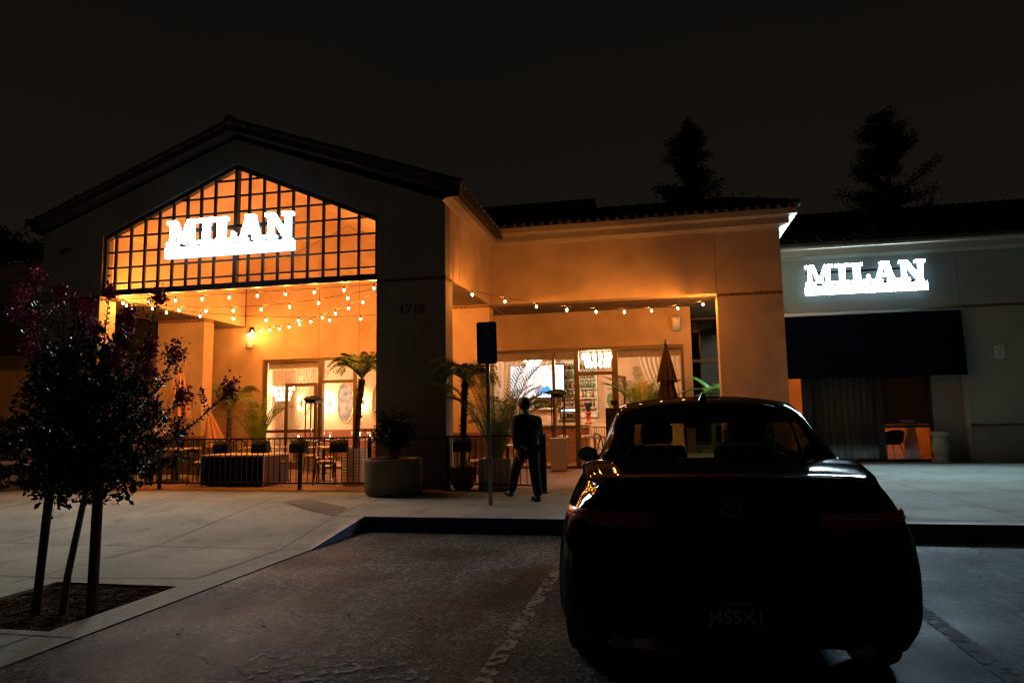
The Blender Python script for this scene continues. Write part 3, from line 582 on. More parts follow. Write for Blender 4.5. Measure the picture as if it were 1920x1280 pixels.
strand((-11.48, 12.9, 3.95), (-5.3, 15.7, 3.92), 10, .26, 'string of warm bulbs crossing from the left front corner to the right rear pillar')
strand((-5.27, 12.9, 3.93), (-11.2, 17.45, 3.93), 12, .20, 'string of warm bulbs crossing from the brown pillar back to the wall lamp')
strand((-3.84, 12.9, 3.88), (1.37, 16.4, 3.95), 9, .33, 'string of warm bulbs hanging in front of the bar', t0=.06, t1=.945)
# wall lamp at the left end of the rear wall
wl_ = thing('wall_lamp', 'bright wall lamp with a white cylinder body high on the left rear wall', 'lamp', (-11.25, 17.7, 3.75))
part(MB().box(-.05, .05, -.09, 0, .10, .24), 'bracket', 'black', wl_); part(MB().lathe([(.03, .10), (.10, .08), (.11, .05), (.02, .045)], 14, (0, -.16, 0)), 'cap', 'black', wl_)
part(MB().sphere((0, -.16, 0), .045, 12, 8), 'bulb', 'lampg', wl_, smooth=True)
part(MB().lathe([(.075, -.36), (.085, -.34), (.085, -.12), (.06, -.10)], 16, (0, -.15, 0)), 'housing', 'white', wl_, smooth=True)
sp = thing('speaker', 'small white speaker bracketed high on the wall right of the bar window', 'speaker', (.50, 17.62, 3.62))
part(MB().tube([(0, .03, -.20), (0, -.10, .10)], [.095, .11], 16), 'housing', 'white', sp, smooth=True); part(MB().box(-.10, .12, .02, .08, .12, .20), 'bracket', 'trim', sp)

# ------------------------------------------------------------------ railings
def railing(x0, y0, x1, y1, posts, label, heavy_end=False):
    L = math.hypot(x1-x0, y1-y0); a = math.atan2(y1-y0, x1-x0)
    t = thing('railing', label, 'railing', (x0, y0, 0), a, 'black railings round the seating')
    part(MB().box(0, L, -.02, .02, .955, .985), 'top_rail', 'black', t); part(MB().box(0, L, -.015, .015, .11, .14), 'bottom_rail', 'black', t)
    n = int(L/.115); bal = None
    for i in range(1, n):
        if bal is None: bal = part(MB().box(-.007, .007, -.007, .007, .14, .955), 'baluster', 'black', t); bal.location = (L*i/n, 0, 0)
        else: copy_tree(bal, (L*i/n, 0, 0), parent=t)
    for u in posts:
        q = MB().box(-.028, .028, -.028, .028, 0, .953); q.box(-.07, .07, -.06, .06, 0, .012)
        po = part(q, 'post', 'black', t); po.location = (u, 0, 0)
    return t
railing(-11.46, 12.25, -5.28, 12.25, (.03, 1.70, 4.74, 6.15), 'long black railing across the porch opening')
railing(-3.82, 12.2, -2.05, 12.0, (.06,), 'short black railing right of the brown pillar')
m = MB(); m.box(-.055, .055, -.055, .055, 0, 1.0); m.box(-.09, .09, -.09, .09, 0, .015)
tag(m.build('railing_post', 'black', loc=(-1.99, 11.99, 0)), 'thick square black post ending the short railing', 'post')

# ------------------------------------------------------------------ foliage helpers
def frond(mb, base, dirv, L, droop, leaflets=26, ll=.2, w=.017, vee=.35):
    d = Vector(dirv).normalized(); side = d.cross(Vector((0, 0, 1)))
    if side.length < .1: side = Vector((1, 0, 0))
    side.normalize(); p = Vector(base); pts = [p.copy()]; k = 14; cur = d.copy()
    for i in range(k):
        cur = (cur+Vector((0, 0, -droop*(i+1)/k*.22))).normalized(); p = p+cur*L/k; pts.append(p.copy())
    mb.tube(pts, [.010*(1-.8*i/k)+.002 for i in range(k+1)], 4, cap=False)
    for i in range(leaflets):
        u = .14+.86*i/leaflets; f = u*k; j = min(k-1, int(f)); q = pts[j].lerp(pts[j+1], f-j); t = (pts[j+1]-pts[j]).normalized()
        l = ll*(sin(pi*min(1, u*.92+.06))**.6)*random.uniform(.85, 1.1); up = side.cross(t)
        for s in (-1, 1):
            dr = (side*s*.80+t*.75+up*vee*random.uniform(.5, 1.3)*(1 if up.z > 0 else -1)).normalized(); tip = q+dr*l+Vector((0, 0, -l*.18)); n = t*w
            mb.poly([q-n*.6, q+n*.6, q+dr*l*.6+n*.5, tip, q+dr*l*.6-n*.5])
def crown_fronds(mb, base, n, L, up, droop, **kw):
    for i in range(n):
        a = i*2.399+random.uniform(-.2, .2); e = up*random.uniform(.55, 1.2)
        frond(mb, base, (cos(a), sin(a), e), L*random.uniform(.75, 1.1), droop*random.uniform(.7, 1.3), **kw)
def trunk_mesh(h, r0, r1, lean=(0, 0), rings=True):
    m = MB(); k = 22; pts = [(lean[0]*(i/k)**1.5, lean[1]*(i/k)**1.5, h*i/k) for i in range(k+1)]
    m.tube(pts, [(r0+(r1-r0)*i/k)*(1.12 if i % 2 else .94) for i in range(k+1)], 9)
    if rings:
        for i in range(60):
            u = random.uniform(.35, 1); a = random.uniform(0, 6.28); x, y, z = lean[0]*u**1.5, lean[1]*u**1.5, h*u; r = r0+(r1-r0)*u
            p = Vector((x+cos(a)*r, y+sin(a)*r, z)); q = p+Vector((cos(a)*.045, sin(a)*.045, random.uniform(.0, .05))); m.tube([p, q], [.009, .003], 4)
    return m
def palm(name, label, loc, h, lean, n, L, up, droop, m='palm', r=(.06, .05), group=None, ll=.2, lf=26):
    t = thing(name, label, 'palm', loc, 0, group)
    if h > .15: part(trunk_mesh(h, r[0], r[1], lean), 'trunk', 'palmtrunk', t)
    f = MB(); crown_fronds(f, (lean[0], lean[1], h), n, L, up, droop, ll=ll, leaflets=lf); part(f, 'fronds', m, t)
    return t
# ---- pots and their plants
def pot(name, label, prof, loc, m, n=28, soil_r=None, soil_z=None, cat='planter', square=None, ribs=0):
    t = thing(name, label, cat, loc)
    if square:
        w, d, h = square; b = MB(); th = .035
        b.box(-w/2, w/2, -d/2, -d/2+th, 0, h); b.box(-w/2, w/2, d/2-th, d/2, 0, h); b.box(-w/2, -w/2+th, -d/2+th, d/2-th, 0, h); b.box(w/2-th, w/2, -d/2+th, d/2-th, 0, h)
        part(b, 'container', m, t, bevel=.006); part(MB().box(-w/2+th, w/2-th, -d/2+th, d/2-th, .02, h-.05), 'soil', 'soil', t)
        return t
    part(MB().lathe(prof, n, cap=False), 'container', m, t, smooth=not ribs)
    g = MB(); g.grid([[(soil_r*(j/6)*cos(i*2*pi/24), soil_r*(j/6)*sin(i*2*pi/24), soil_z+random.uniform(-.01, .015)) for i in range(24)] for j in range(7)], close=True); part(g, 'soil', 'soil', t)
    return t
cyl = lambda r, h, w=.07: [(r*.90, 0), (r*.96, .04), (r, .12), (r*1.01, h-.05), (r*1.015, h), (r*1.0-w, h), (r*.97-w, h-.12)]
pot('round_planter', 'big round concrete planter in front of the brown pillar', cyl(.50, .62), (-4.55, 11.55, 0), 'concrete_pot', soil_r=.42, soil_z=.55)
pot('round_planter', 'big round concrete planter at the far left edge', cyl(.70, .60), (-13.35, 12.05, 0), 'concrete_pot', soil_r=.62, soil_z=.53)
rp_ = [(.245, 0)]; 
for i in range(12): rp_ += [(.262+i*.0018, .02+i*.058), (.272+i*.0018, .035+i*.058), (.272+i*.0018, .062+i*.058), (.262+i*.0018, .075+i*.058)]
rp_ += [(.285, .74), (.25, .74), (.24, .66)]
pot('ribbed_pot', 'tall cream pot with horizontal ribs behind the railing', rp_, (-6.02, 13.2, 0), 'pot_white', soil_r=.24, soil_z=.68, cat='pot', ribs=1)
pot('bowl_pot', 'round bowl pot at the left end of the short railing', [(.10, 0), (.17, .04), (.235, .17), (.25, .30), (.245, .36), (.265, .38), (.265, .42), (.235, .42), (.225, .34)], (-3.55, 12.42, 0), 'pot_dark', soil_r=.22, soil_z=.36, cat='pot')
pot('square_planter', 'square pale planter box behind the walking person', None, (-2.93, 12.52, 0), 'pot_white', square=(.60, .46, .56))
pot('box_planter', 'slim grey planter box beside the black counter', None, (-7.3, 12.9, 0), 'concrete_pot', square=(.3, .3, .5)) if 0 else None
palm('potted_palm', 'slim palm with a leaning dark trunk in the ribbed cream pot', (-6.02, 13.2, .68), 1.45, (.13, .0), 21, .95, 1.9, 1.5, r=(.055, .065), group='potted palms', ll=.22)
palm('potted_palm', 'feathery palm with a dark trunk in the bowl pot beside the brown pillar', (-3.55, 12.42, .36), 1.62, (.05, 0), 28, .88, 1.35, 1.7, r=(.05, .06), group='potted palms', ll=.22)
t = thing('areca_palm', 'bushy yellow green areca palm in the square pale planter', 'palm', (-2.93, 12.52, .52), 0, 'potted palms')
f = MB(); 
for i in range(22):
    a = i*2.399; b = (cos(a)*.06, sin(a)*.05, 0); up = random.uniform(1.6, 4.2); frond(f, b, (cos(a), sin(a)*.6, up), random.uniform(1.4, 2.2) if up > 2 else 1.2, random.uniform(.6, 1.5), leaflets=30, ll=.27, w=.019)
part(f, 'fronds', 'palm2', t)
s_ = MB(); [s_.tube([(cos(i)*.08, sin(i)*.07, 0), (cos(i)*.12, sin(i)*.09, .55)], [.016, .009], 5) for i in range(8)]; part(s_, 'stems', 'leafgreen', t)
palm('potted_palm', 'low bushy palm beside the left edge of the dining room window', (-10.35, 16.6, .45), .12, (0, 0), 17, 1.6, 3.4, .8, group='potted palms', ll=.26)
palm('potted_palm', 'tall thin palm against the wall under the wall lamp', (-11.62, 17.25, .4), 1.25, (0, 0), 9, 1.15, 2.4, 1.5, r=(.07, .05), group='potted palms', ll=.28)
palm('potted_palm', 'lit arching palm between the bar door and the closed parasol', (-.38, 16.9, .5), .45, (0, 0), 18, 1.6, 3.2, 1.0, m='palm2', group='potted palms', ll=.26, lf=34)
for lab, loc in (('dark clay pot under the low bushy palm', (-10.35, 16.6, 0)), ('dark clay pot under the tall thin palm', (-11.62, 17.25, 0)), ('dark clay pot under the lit palm by the bar', (-.38, 16.9, 0)), ('dark clay pot under the banana plant', (1.22, 16.95, 0))):
    pot('clay_pot', lab, [(.16, 0), (.20, .1), (.25, .40), (.26, .46), (.22, .46), (.2, .4)], loc, 'pot_dark', soil_r=.21, soil_z=.41, cat='pot')
# banana plant
t = thing('banana_plant', 'green banana plant with broad drooping leaves behind the stucco pillar', 'plant', (1.22, 16.95, .42))
part(MB().tube([(0, 0, 0), (.03, 0, .9), (.06, 0, 1.6)], [.05, .04, .025], 8), 'stem', 'leafgreen', t)
for az, el, L in ((2.9, .55, 1.15), (3.5, -.05, .9), (2.6, 1.6, .9), (.3, .9, .8), (4.4, .7, .8), (1.2, 1.0, .9), (3.2, .25, .65)):
    m = MB(); m.smooth = True; p = Vector((.05, 0, 1.42)); d = Vector((cos(az), sin(az), el)).normalized(); sd = d.cross(Vector((0, 0, 1))).normalized(); rows = []
    for i in range(13):
        u = i/12; wdt = .15*sin(pi*max(.03, u)**.8) if i > 1 else .012; n = sd.cross(d); rows.append([p-sd*wdt-n*wdt*.25, p+n*.0, p+sd*wdt-n*wdt*.25]); d = (d+Vector((0, 0, -.11))).normalized(); p = p+d*L/12
    part(m.grid(rows), 'leaf', 'banana', t)
# shrubs
def leaf_cloud(mb, n, fn, s=(.02, .045), w=.4):
    for i in range(n):
        c = Vector(fn()); R = Matrix.Rotation(random.uniform(0, 6.3), 3, 'Z')@Matrix.Rotation(random.uniform(-1.2, 1.2), 3, 'X')@Matrix.Rotation(random.uniform(0, 6.3), 3, 'Y')
        l = random.uniform(*s); q = [(-l, 0, 0), (0, w*l, .15*l), (l, 0, 0), (0, -w*l, .15*l)]
        mb.poly([c+R@Vector(v) for v in q])
def shrub(name, label, loc, R_, h, n, m='shrub', s=(.02, .045), cat='shrub', spiky=False):
    t = thing(name, label, cat, loc); st = MB(); lf = MB()
    stems = []
    for i in range(26):
        a = random.uniform(0, 6.3); r = random.uniform(.2, 1)*R_; tip = Vector((cos(a)*r, sin(a)*r, h*random.uniform(.55, 1.0)*(1-.35*(r/R_)**2))); stems.append(tip); st.tube([(cos(a)*.05, sin(a)*.05, 0), tip*.5+Vector((0, 0, h*.12)), tip], [.012, .008, .003], 4, cap=False)
    def pick():
        tp = random.choice(stems); u = random.uniform(.35, 1.02); g = random.gauss(0, .055)
        return tp*u+Vector((random.gauss(0, .055), random.gauss(0, .055), g+h*.12*sin(pi*u)))
    leaf_cloud(lf, n, pick, s, .25 if spiky else .5)
    part(st, 'stems', 'bark', t); part(lf, 'foliage', m, t); return t
shrub('dark_shrub', 'dark leafy shrub in the round planter in front of the brown pillar', (-4.55, 11.55, .54), .50, .95, 2600)
shrub('wispy_shrub', 'wispy green shrub in the far left round planter', (-13.15, 12.05, .52), .55, .95, 2200, s=(.04, .10), spiky=True)
# railing tufts
tf = None
for x, lab in ((-10.55, 'leftmost'), (-8.32, 'second from left'), (-7.50, 'third from left'), (-6.70, 'fourth from left'), (-5.88, 'rightmost'), (-3.46, None)):
    lb = ('small black trough of green tufts on the long railing, %s' % lab) if lab else 'small black trough of tufts on the short railing'
    if tf is None:
        tf = thing('railing_trough', lb, 'planter', (x, 12.24, .70), 0, 'small troughs hung on the railings')
        part(MB().box(-.16, .16, -.16, .0, 0, .17), 'container', 'blackm', tf, bevel=.01); g = MB(); leaf_cloud(g, 520, lambda: (random.uniform(-.16, .16), random.uniform(-.17, .01), .17+abs(random.gauss(0, .04))), (.008, .022), .5); part(g, 'plant', 'moss', tf)
    else: copy_tree(tf, (x, 12.24 if lab else 12.16, .70), label=lb)

# ------------------------------------------------------------------ parasols
def canopy(mb, rings, n=16, twist=0, amp=.3):
    rows = []
    for r, z in rings: rows.append([(r*(1+amp*(1 if i % 2 else -1))*cos(i*pi/n+twist*z), r*(1+amp*(1 if i % 2 else -1))*sin(i*pi/n+twist*z), z-(.05 if (i % 4 == 1 and z == rings[-1][1]) else 0)) for i in range(2*n)])
    return mb.grid(rows, close=True)
def parasol(label, loc, h, tiers, m='umb', tilt=0, group='closed parasols'):
    t = thing('closed_parasol', label, 'parasol', loc, 0, group); t.rotation_euler = (0, tilt, 0)
    part(MB().tube([(0, 0, .0), (0, 0, h-.05)], .024, 10), 'pole', 'black', t); part(MB().lathe([(.26, 0), (.26, .05), (.05, .08), (.04, .25)], 20), 'base', 'black', t)
    for k, rg in enumerate(tiers): part(canopy(MB(), rg, 9), 'canopy', m, t, smooth=False)
    part(MB().lathe([(.02, h-.06), (.045, h-.02), (.05, h+.02), (.02, h+.05), (.035, h+.09), (.01, h+.12)], 12), 'finial', 'black', t, smooth=True)
    return t
parasol('closed two tier rust and orange parasol outside the bar window', (.22, 16.6, 0), 2.95, [[(.03, 2.90), (.09, 2.62), (.16, 2.25), (.19, 2.10)], [(.10, 2.22), (.14, 1.95), (.20, 1.66), (.24, 1.50)]], 'umb_dark')
parasol('closed orange parasol standing in front of the left rear pillar', (-10.32, 13.5, 0), 2.42, [[(.05, 2.40), (.10, 2.1), (.16, 1.75), (.20, 1.45)]])
parasol('closed orange parasol just left of its twin near the left pillar', (-10.62, 13.75, 0), 2.42, [[(.05, 2.38), (.09, 2.1), (.14, 1.8), (.19, 1.55)]])
parasol('rolled orange parasol leaning low against the wall', (-11.05, 16.2, .0), 1.75, [[(.03, 1.7), (.08, 1.4), (.15, 1.05), (.20, .75)]], tilt=-.28)

# ------------------------------------------------------------------ outdoor furniture
def make_chair(label, group, loc, rz):
    t = thing('bistro_chair', label, 'chair', loc, rz, group)
    s = MB().lathe([(.20, .44), (.215, .455), (.20, .485), (.05, .495)], 16, sy=.95); part(s, 'seat', 'cream', t, smooth=True)
    part(MB().lathe([(.205, .415), (.215, .43), (.205, .44)], 16, sy=.95), 'seat_frame', 'black', t)
    for x in (-1, 1):
        part(MB().tube([(x*.17, -.16, .43), (x*.20, -.19, 0)], [.016, .012], 6), 'leg', 'black', t)
        part(MB().tube([(x*.21, .27, 0), (x*.18, .19, .45), (x*.19, .22, .70), (x*.17, .25, .87)], [.013, .016, .014, .012], 6), 'leg', 'black', t)
    b = MB(); b.tube([(-.18, .25, .85), (-.09, .275, .895), (.09, .275, .895), (.18, .25, .85)], .017, 6); b.tube([(-.18, .24, .82), (0, .23, .64), (.17, .19, .47)], .011, 6); b.tube([(.18, .24, .82), (0, .245, .64), (-.17, .19, .47)], .011, 6)
    part(b, 'backrest', 'black', t); r = MB(); r.tube([(-.19, -.17, .22), (-.19, .22, .22)], .008, 5); r.tube([(.19, -.17, .22), (.19, .22, .22)], .008, 5); r.tube([(-.19, .02, .22), (.19, .02, .22)], .008, 5); part(r, 'stretcher', 'black', t)
    return t
G = 'black cross backed chairs of the terrace'
ch = make_chair('black cross backed chair directly left of the ribbed cream pot', G, (-6.75, 13.35, 0), rad(200))
for x, y, r, lb in [(-7.55, 14.9, 20, 'black cross backed chair facing the dining room door'), (-7.95, 13.5, 95, 'black cross backed chair at the right end of the black counter'), (-9.55, 13.25, -100, 'black cross backed chair at the left end of the black counter'),
                    (-9.35, 14.6, 170, 'black cross backed chair behind the left end of the black counter'), (-10.2, 14.4, -75, 'black cross backed chair beside the orange parasols'), (-6.2, 15.6, 150, 'black cross backed chair near the right rear pillar'),
                    (-8.35, 15.9, 10, 'black cross backed chair next to the folded back door'), (-11.0, 13.2, 60, 'black cross backed chair behind the tree'), (-3.5, 13.4, 75, 'black chair left of the square pale planter'), (-1.2, 16.4, 120, 'black chair outside the bar door behind the car')]:
    copy_tree(ch, (x, y, 0), rad(r), lb)
def table(label, loc, w=.75, d=.75, h=.74, top='woodtop', group='terrace tables'):
    t = thing('cafe_table', label, 'table', loc, 0, group)
    part(MB().box(-w/2, w/2, -d/2, d/2, h-.035, h), 'tabletop', top, t, bevel=.006); part(MB().tube([(0, 0, .03), (0, 0, h-.035)], .035, 10), 'pedestal', 'black', t); part(MB().lathe([(.27, 0), (.27, .012), (.06, .04)], 20), 'base', 'black', t)
    return t
table('square pale table in the middle of the terrace', (-7.2, 14.15, 0)); table('square pale table behind the black counter', (-8.75, 14.3, 0)); table('square table near the orange parasols', (-10.75, 14.0, 0)); table('square table in front of the bar window', (-3.1, 14.2, 0))
c = thing('serving_counter', 'long black panelled counter with a pale top behind the railing', 'counter', (-8.45, 12.95, 0))
part(MB().box(-.72, .65, -.22, .42, .03, .60), 'body', 'counter', c, bevel=.01); part(MB().box(-.75, .70, -.25, .80, .602, .64), 'counter_top', 'woodtop', c, bevel=.006)
for x in (-.735, .665): part(MB().box(x-.012, x+.012, -.235, -.20, .02, .60), 'corner_trim', 'steel', c)
part(MB().box(.655, .675, -.2, .75, .03, .60), 'side_panel', 'side_wood', c)
def heater(label, loc, h=1.98):
    t = thing('patio_heater', label, 'patio heater', loc, 0, 'patio heaters')
    part(MB().lathe([(.26, h-.12), (.27, h-.10), (.20, h-.03), (.09, h), (.01, h+.01)], 20), 'hood', 'black', t, smooth=True); part(MB().box(-.15, .15, -.15, .15, h-.20, h-.125), 'burner', 'black', t)
    for x in (-1, 1):
        for y in (-1, 1): part(MB().box(x*.14-.012, x*.14+.012, y*.14-.012, y*.14+.012, .80, h-.2), 'upright', 'black', t)
    part(MB().lathe([(.05, .8), (.05, h-.2)], 12), 'glass_tube', 'glass', t, smooth=True); part(MB().box(-.19, .19, -.19, .19, .02, .80), 'base', 'steel', t, bevel=.01)
    return t
heater('dark square patio heater outside the bar window', (-2.42, 17.0, 0)); heater('dark square patio heater beside the folded back door', (-9.0, 17.05, 0))
# ------------------------------------------------------------------ parking sign
t = thing('parking_sign', 'dark blue disabled parking sign on a leaning grey metal post', 'sign', (-2.49, 10.18, 0), rad(3)); t.rotation_euler[1] = rad(-.6)
part(MB().box(-.028, .028, -.012, .016, 0, 2.60), 'post', 'galv', t)
pn = MB(); w, h0, h1, r = .155, 2.10, 2.74, .035; pts = []
for cx, cz, a0 in ((w-r, h0+r, -90), (w-r, h1-r, 0), (-w+r, h1-r, 90), (-w+r, h0+r, 180)): pts += [(cx+r*cos(rad(a0+k*22.5)), cz+r*sin(rad(a0+k*22.5))) for k in range(5)]
pp = part(pn.prism(pts, -.018, -.0125), 'panel', 'signblue', t)
sy = MB(); k = [(.075*cos(a*.3-2.7)-.02, -.0215, 2.52+.075*sin(a*.3-2.7)) for a in range(14)]; sy.tube(k, .008, 5); sy.tube([(-.02, -.0215, 2.64), (-.015, -.0215, 2.56), (.035, -.0215, 2.55), (.06, -.0215, 2.475), (.085, -.0215, 2.47)], .009, 5); sy.sphere((-.02, -.0215, 2.675), .017); part(sy, 'wheelchair_symbol', 'signwhite', pp)
for tx, z, s in (('PARKING', 2.405, .062), ('ONLY', 2.335, .062)): text_mesh(tx, s, .0008, 'lettering', 'signwhite', pp, (0, -.0195, z))
part(MB().box(-.13, .13, -.0195, -.0185, 2.272, 2.276), 'divider_line', 'signwhite', pp)
for tx, z in (('VAN', 2.225), ('ACCESSIBLE', 2.175)): text_mesh(tx, .036, .0008, 'lettering', 'signwhite', pp, (0, -.0195, z))
b = MB(); b.sphere((0, -.02, 2.715), .009); b.sphere((0, -.02, 2.125), .009); part(b, 'bolt', 'steel', t)
# notice on the wing wall
t = thing('wall_notice', 'small white printed notice high on the grey wing wall', 'sign', (8.47, 19.585, 2.76))
part(MB().box(-.11, .11, -.004, .008, -.17, .17), 'panel', 'paper', t)
for tx, z, s in (('NO', .12, .05), ('PARKING', .07, .045), ('TOW AWAY', -.11, .035)): text_mesh(tx, s, .0005, 'lettering', 'ink', t, (0, -.006, z))
part(MB().tube([(.045*cos(a*.524), -.005, -.02+.045*sin(a*.524)) for a in range(13)], .005, 4), 'circle_mark', 'ink', t)
# stone urn
t = thing('stone_urn', 'pale cast stone pedestal urn beside the corner window', 'urn', (6.95, 19.62, 0))
part(MB().lathe([(.20, 0), (.20, .13), (.16, .15), (.15, .19), (.19, .28), (.20, .42), (.165, .60), (.15, .66), (.21, .69), (.215, .78), (.17, .78), (.15, .66)], 26, cap=False), 'bowl', 'stone', t, smooth=False)
# security camera on the gable
t = thing('security_camera', 'small round dark camera on the left of the gable wall', 'camera', (-12.42, 12.38, 5.0)); part(MB().sphere((0, -.05, 0), .055, 12, 8), 'dome', 'blackm', t, smooth=True); part(MB().box(-.03, .12, -.04, .02, .03, .07), 'bracket', 'blackm', t)

# ------------------------------------------------------------------ dining room seen through the left window
def curtain(name, label, x0, x1, y, z0, z1, m, gather=None, folds=14, cat='curtain'):
    """hanging cloth with folds; gather=(x, z) pulls the foot of the cloth to a tie"""
    rows = []
    for j in range(17):
        v = j/16; row = []
        for i in range(folds*6+1):
            u = i/(folds*6); x = x0+(x1-x0)*u; z = z1+(z0-z1)*v
            if gather: g = (v**1.25); x = x*(1-g)+(gather[0]+(u-.5)*.22)*g; z = z1+(gather[1]-z1)*v
            row.append((x, y+.028*sin(u*folds*2*pi)*(1-.3*v), z))
        rows.append(row)
    m_ = MB(); m_.smooth = True; return tag(m_.grid(rows).build(name, m), label, cat, 'curtains behind the shop windows')
curtain('sheer_curtain', 'sheer curtain swept to the left behind the dining room window', -10.8, -9.0, 18.06, .3, 2.78, 'curtain', (-10.55, .5))
curtain('sheer_curtain', 'sheer curtain hanging straight at the left edge of the dining room window', -10.88, -10.2, 18.16, .1, 2.78, 'curtain', folds=7)
curtain('sheer_curtain', 'sheer curtain swept left across the television', -4.5, -2.62, 18.06, .3, 2.78, 'curtain', (-4.1, .7))
curtain('sheer_curtain', 'sheer curtain swept right behind the closed two tier parasol', -.45, .62, 18.06, .3, 2.78, 'curtain', (.55, .8), folds=9)
m = MB(); m.box(-10.9, -9.3, 17.98, 18.02, 2.80, 3.04); tag(m.build('roller_blind', 'cream'), 'cream blind box across the top of the dining room window', 'blind')
m = MB(); m.box(-4.6, -2.1, 17.98, 18.02, 2.80, 3.04); tag(m.build('roller_blind', 'cream'), 'cream blind box above the bar window by the television', 'blind')
m = MB(); m.box(-.98, .6, 17.98, 18.02, 2.80, 3.04); tag(m.build('roller_blind', 'cream'), 'cream blind box above the right bar window', 'blind')
def chandelier(label, loc, w, d, h, m='room', tiers=3):
    t = thing('chandelier', label, 'chandelier', loc, 0, 'chandeliers')
    part(MB().tube([(0, 0, h), (0, 0, h+.35)], .012, 6), 'rod', 'gold', t)
    cr = MB(); n = 14
    for k in range(tiers):
        for i in range(n):
            a = i*2*pi/n; r = 1-.2*k; x, y = cos(a)*w*r/2, sin(a)*d*r/2; z = h*(1-k/tiers); cr.lathe([(.006, 0), (.026, -h/tiers*.25), (.026, -h/tiers*.8), (.006, -h/tiers*.95)], 6, (x, y, z))
    part(cr, 'crystals', m, t)
    fr = MB(); fr.tube([(cos(i*.449)*w/2, sin(i*.449)*d/2, h) for i in range(15)], .012, 5); part(fr, 'frame', 'gold', t); return t
chandelier('unseen glowing chandelier behind the pillar, lighting the right end of the dining room', (-6.1, 20.3, 2.45), .9, .9, .45)  # kept out of view behind the pillar; lights the dining room
chandelier('glowing crystal chandelier seen low in the mirror corner of the dining room', (-12.3, 21.2, 2.0), .7, .7, .5)
chandelier('box shaped glowing chandelier in the transom above the bar door', (-1.62, 19.4, 2.66), .80, .5, .42, tiers=2)
chandelier('glowing crystal chandelier deep in the bar above the counter', (-3.6, 20.2, 2.85), .6, .6, .3)
# sconces, mirrors and pictures on the dining room wall
def sconce(label, loc):
    t = thing('wall_sconce', label, 'lamp', loc, 0, 'wall sconces of the dining room'); part(MB().box(-.03, .03, -.05, 0, -.15, .15), 'plate', 'gold', t)
    part(MB().lathe([(.03, .05), (.05, .22)], 10, (0, -.1, 0)), 'shade', 'room', t); part(MB().lathe([(.05, -.22), (.03, -.05)], 10, (0, -.1, 0)), 'shade', 'room', t)
for x, lb in ((-12.35, 'wall sconce left of the left oval mirror'), (-11.25, 'wall sconce glowing between the door post and the oval picture'), (-10.0, 'wall sconce between the two oval mirrors'), (-8.7, 'wall sconce right of the second oval mirror'), (-7.6, 'wall sconce at the right end of the dining room')): sconce(lb, (x, 22.46, 1.95))
def oval(label, loc, rx, rz_, pic):
    t = thing('oval_mirror', label, 'mirror', loc, 0, 'oval mirrors of the dining room')
    part(MB().tube([(rx*cos(i*2*pi/28), 0, rz_*sin(i*2*pi/28)) for i in range(29)], .018, 6), 'frame', 'gold', t); part(MB().prism([(rx*.97*cos(i*2*pi/28), rz_*.97*sin(i*2*pi/28)) for i in range(28)], -.005, .01), 'face', pic, t)
oval('oval picture with a dark figure on the dining room wall', (-10.62, 22.44, 1.95), .30, .70, 'art'); oval('arched mirror half hidden by the leaning palm', (-9.35, 22.44, 1.9), .30, .70, 'chrome'); oval('large arched mirror behind the straight sheer curtain', (-12.9, 22.40, 2.0), .35, .85, 'chrome')
# banquette and laid tables
t = thing('banquette', 'brown upholstered bench along the dining room wall', 'bench', (-9.5, 22.2, 0)); part(MB().box(-3.4, 3.4, -.45, .0, .08, .46), 'seat', 'fabric', t, bevel=.02); part(MB().box(-3.4, 3.4, .0, .12, .2, 1.02), 'backrest', 'fabric', t, bevel=.02)
def laid(label, loc):
    t = table(label, loc, .8, .8, .76, 'cloth', 'laid dining room tables')
for i, x in enumerate((-12.2, -10.9, -9.6, -8.3, -7.0)): laid(['laid table left of the curtain', 'laid table below the oval picture', 'laid table behind the open door', 'laid table below the arched mirror', 'laid table at the right of the dining room'][i], (x, 21.3, 0))
for i, x in enumerate((-9.9, -8.1)): laid(['laid table just inside the left window pane', 'laid table just inside the right window pane'][i], (x, 19.3, 0))
wg = None; NM = ['far left', 'second', 'third', 'fourth', 'fifth', 'sixth', 'seventh', 'eighth', 'ninth', 'tenth', 'eleventh', 'twelfth', 'thirteenth', 'fourteenth', 'far right']
gx_ = sorted([(x+dx, y) for x, y in ((-10.9, 21.3), (-9.6, 21.3), (-8.3, 21.3), (-9.9, 19.3), (-8.1, 19.3)) for dx in (-.25, .05, .3)])
for i, (x, y) in enumerate(gx_):
    lb = 'stemmed wine glass on a laid dining table, %s of the fifteen' % NM[i]
    if wg is None:
        wg = thing('wine_glass', lb, 'glass', (x, y, .762), 0, 'wine glasses on the dining tables'); part(MB().lathe([(.035, 0), (.03, .004), (.004, .01), (.004, .09), (.03, .12), (.038, .16), (.03, .21)], 10, cap=False), 'bowl', 'white', wg, smooth=True)
    else: copy_tree(wg, (x, y, .762), label=lb)
cd = None
for i, (x, y) in enumerate(((-10.6, 19.2), (-9.7, 19.45), (-8.3, 19.2), (-7.9, 19.4), (-10.85, 21.1), (-9.5, 21.1), (-8.2, 21.1))):
    lb = 'small candle flame glass on a dining table, %s from the left' % ['first', 'third', 'sixth', 'last', 'second', 'fourth', 'fifth'][i]
    if cd is None:
        cd = thing('candle_glass', lb, 'candle', (x, y, .762), 0, 'candle glasses'); part(MB().lathe([(.03, 0), (.035, .08)], 10), 'cup', 'bottle5', cd); part(MB().lathe([(.004, .081), (.016, .10), (.004, .14)], 6), 'flame', 'room', cd)
    else: copy_tree(cd, (x, y, .762), label=lb)

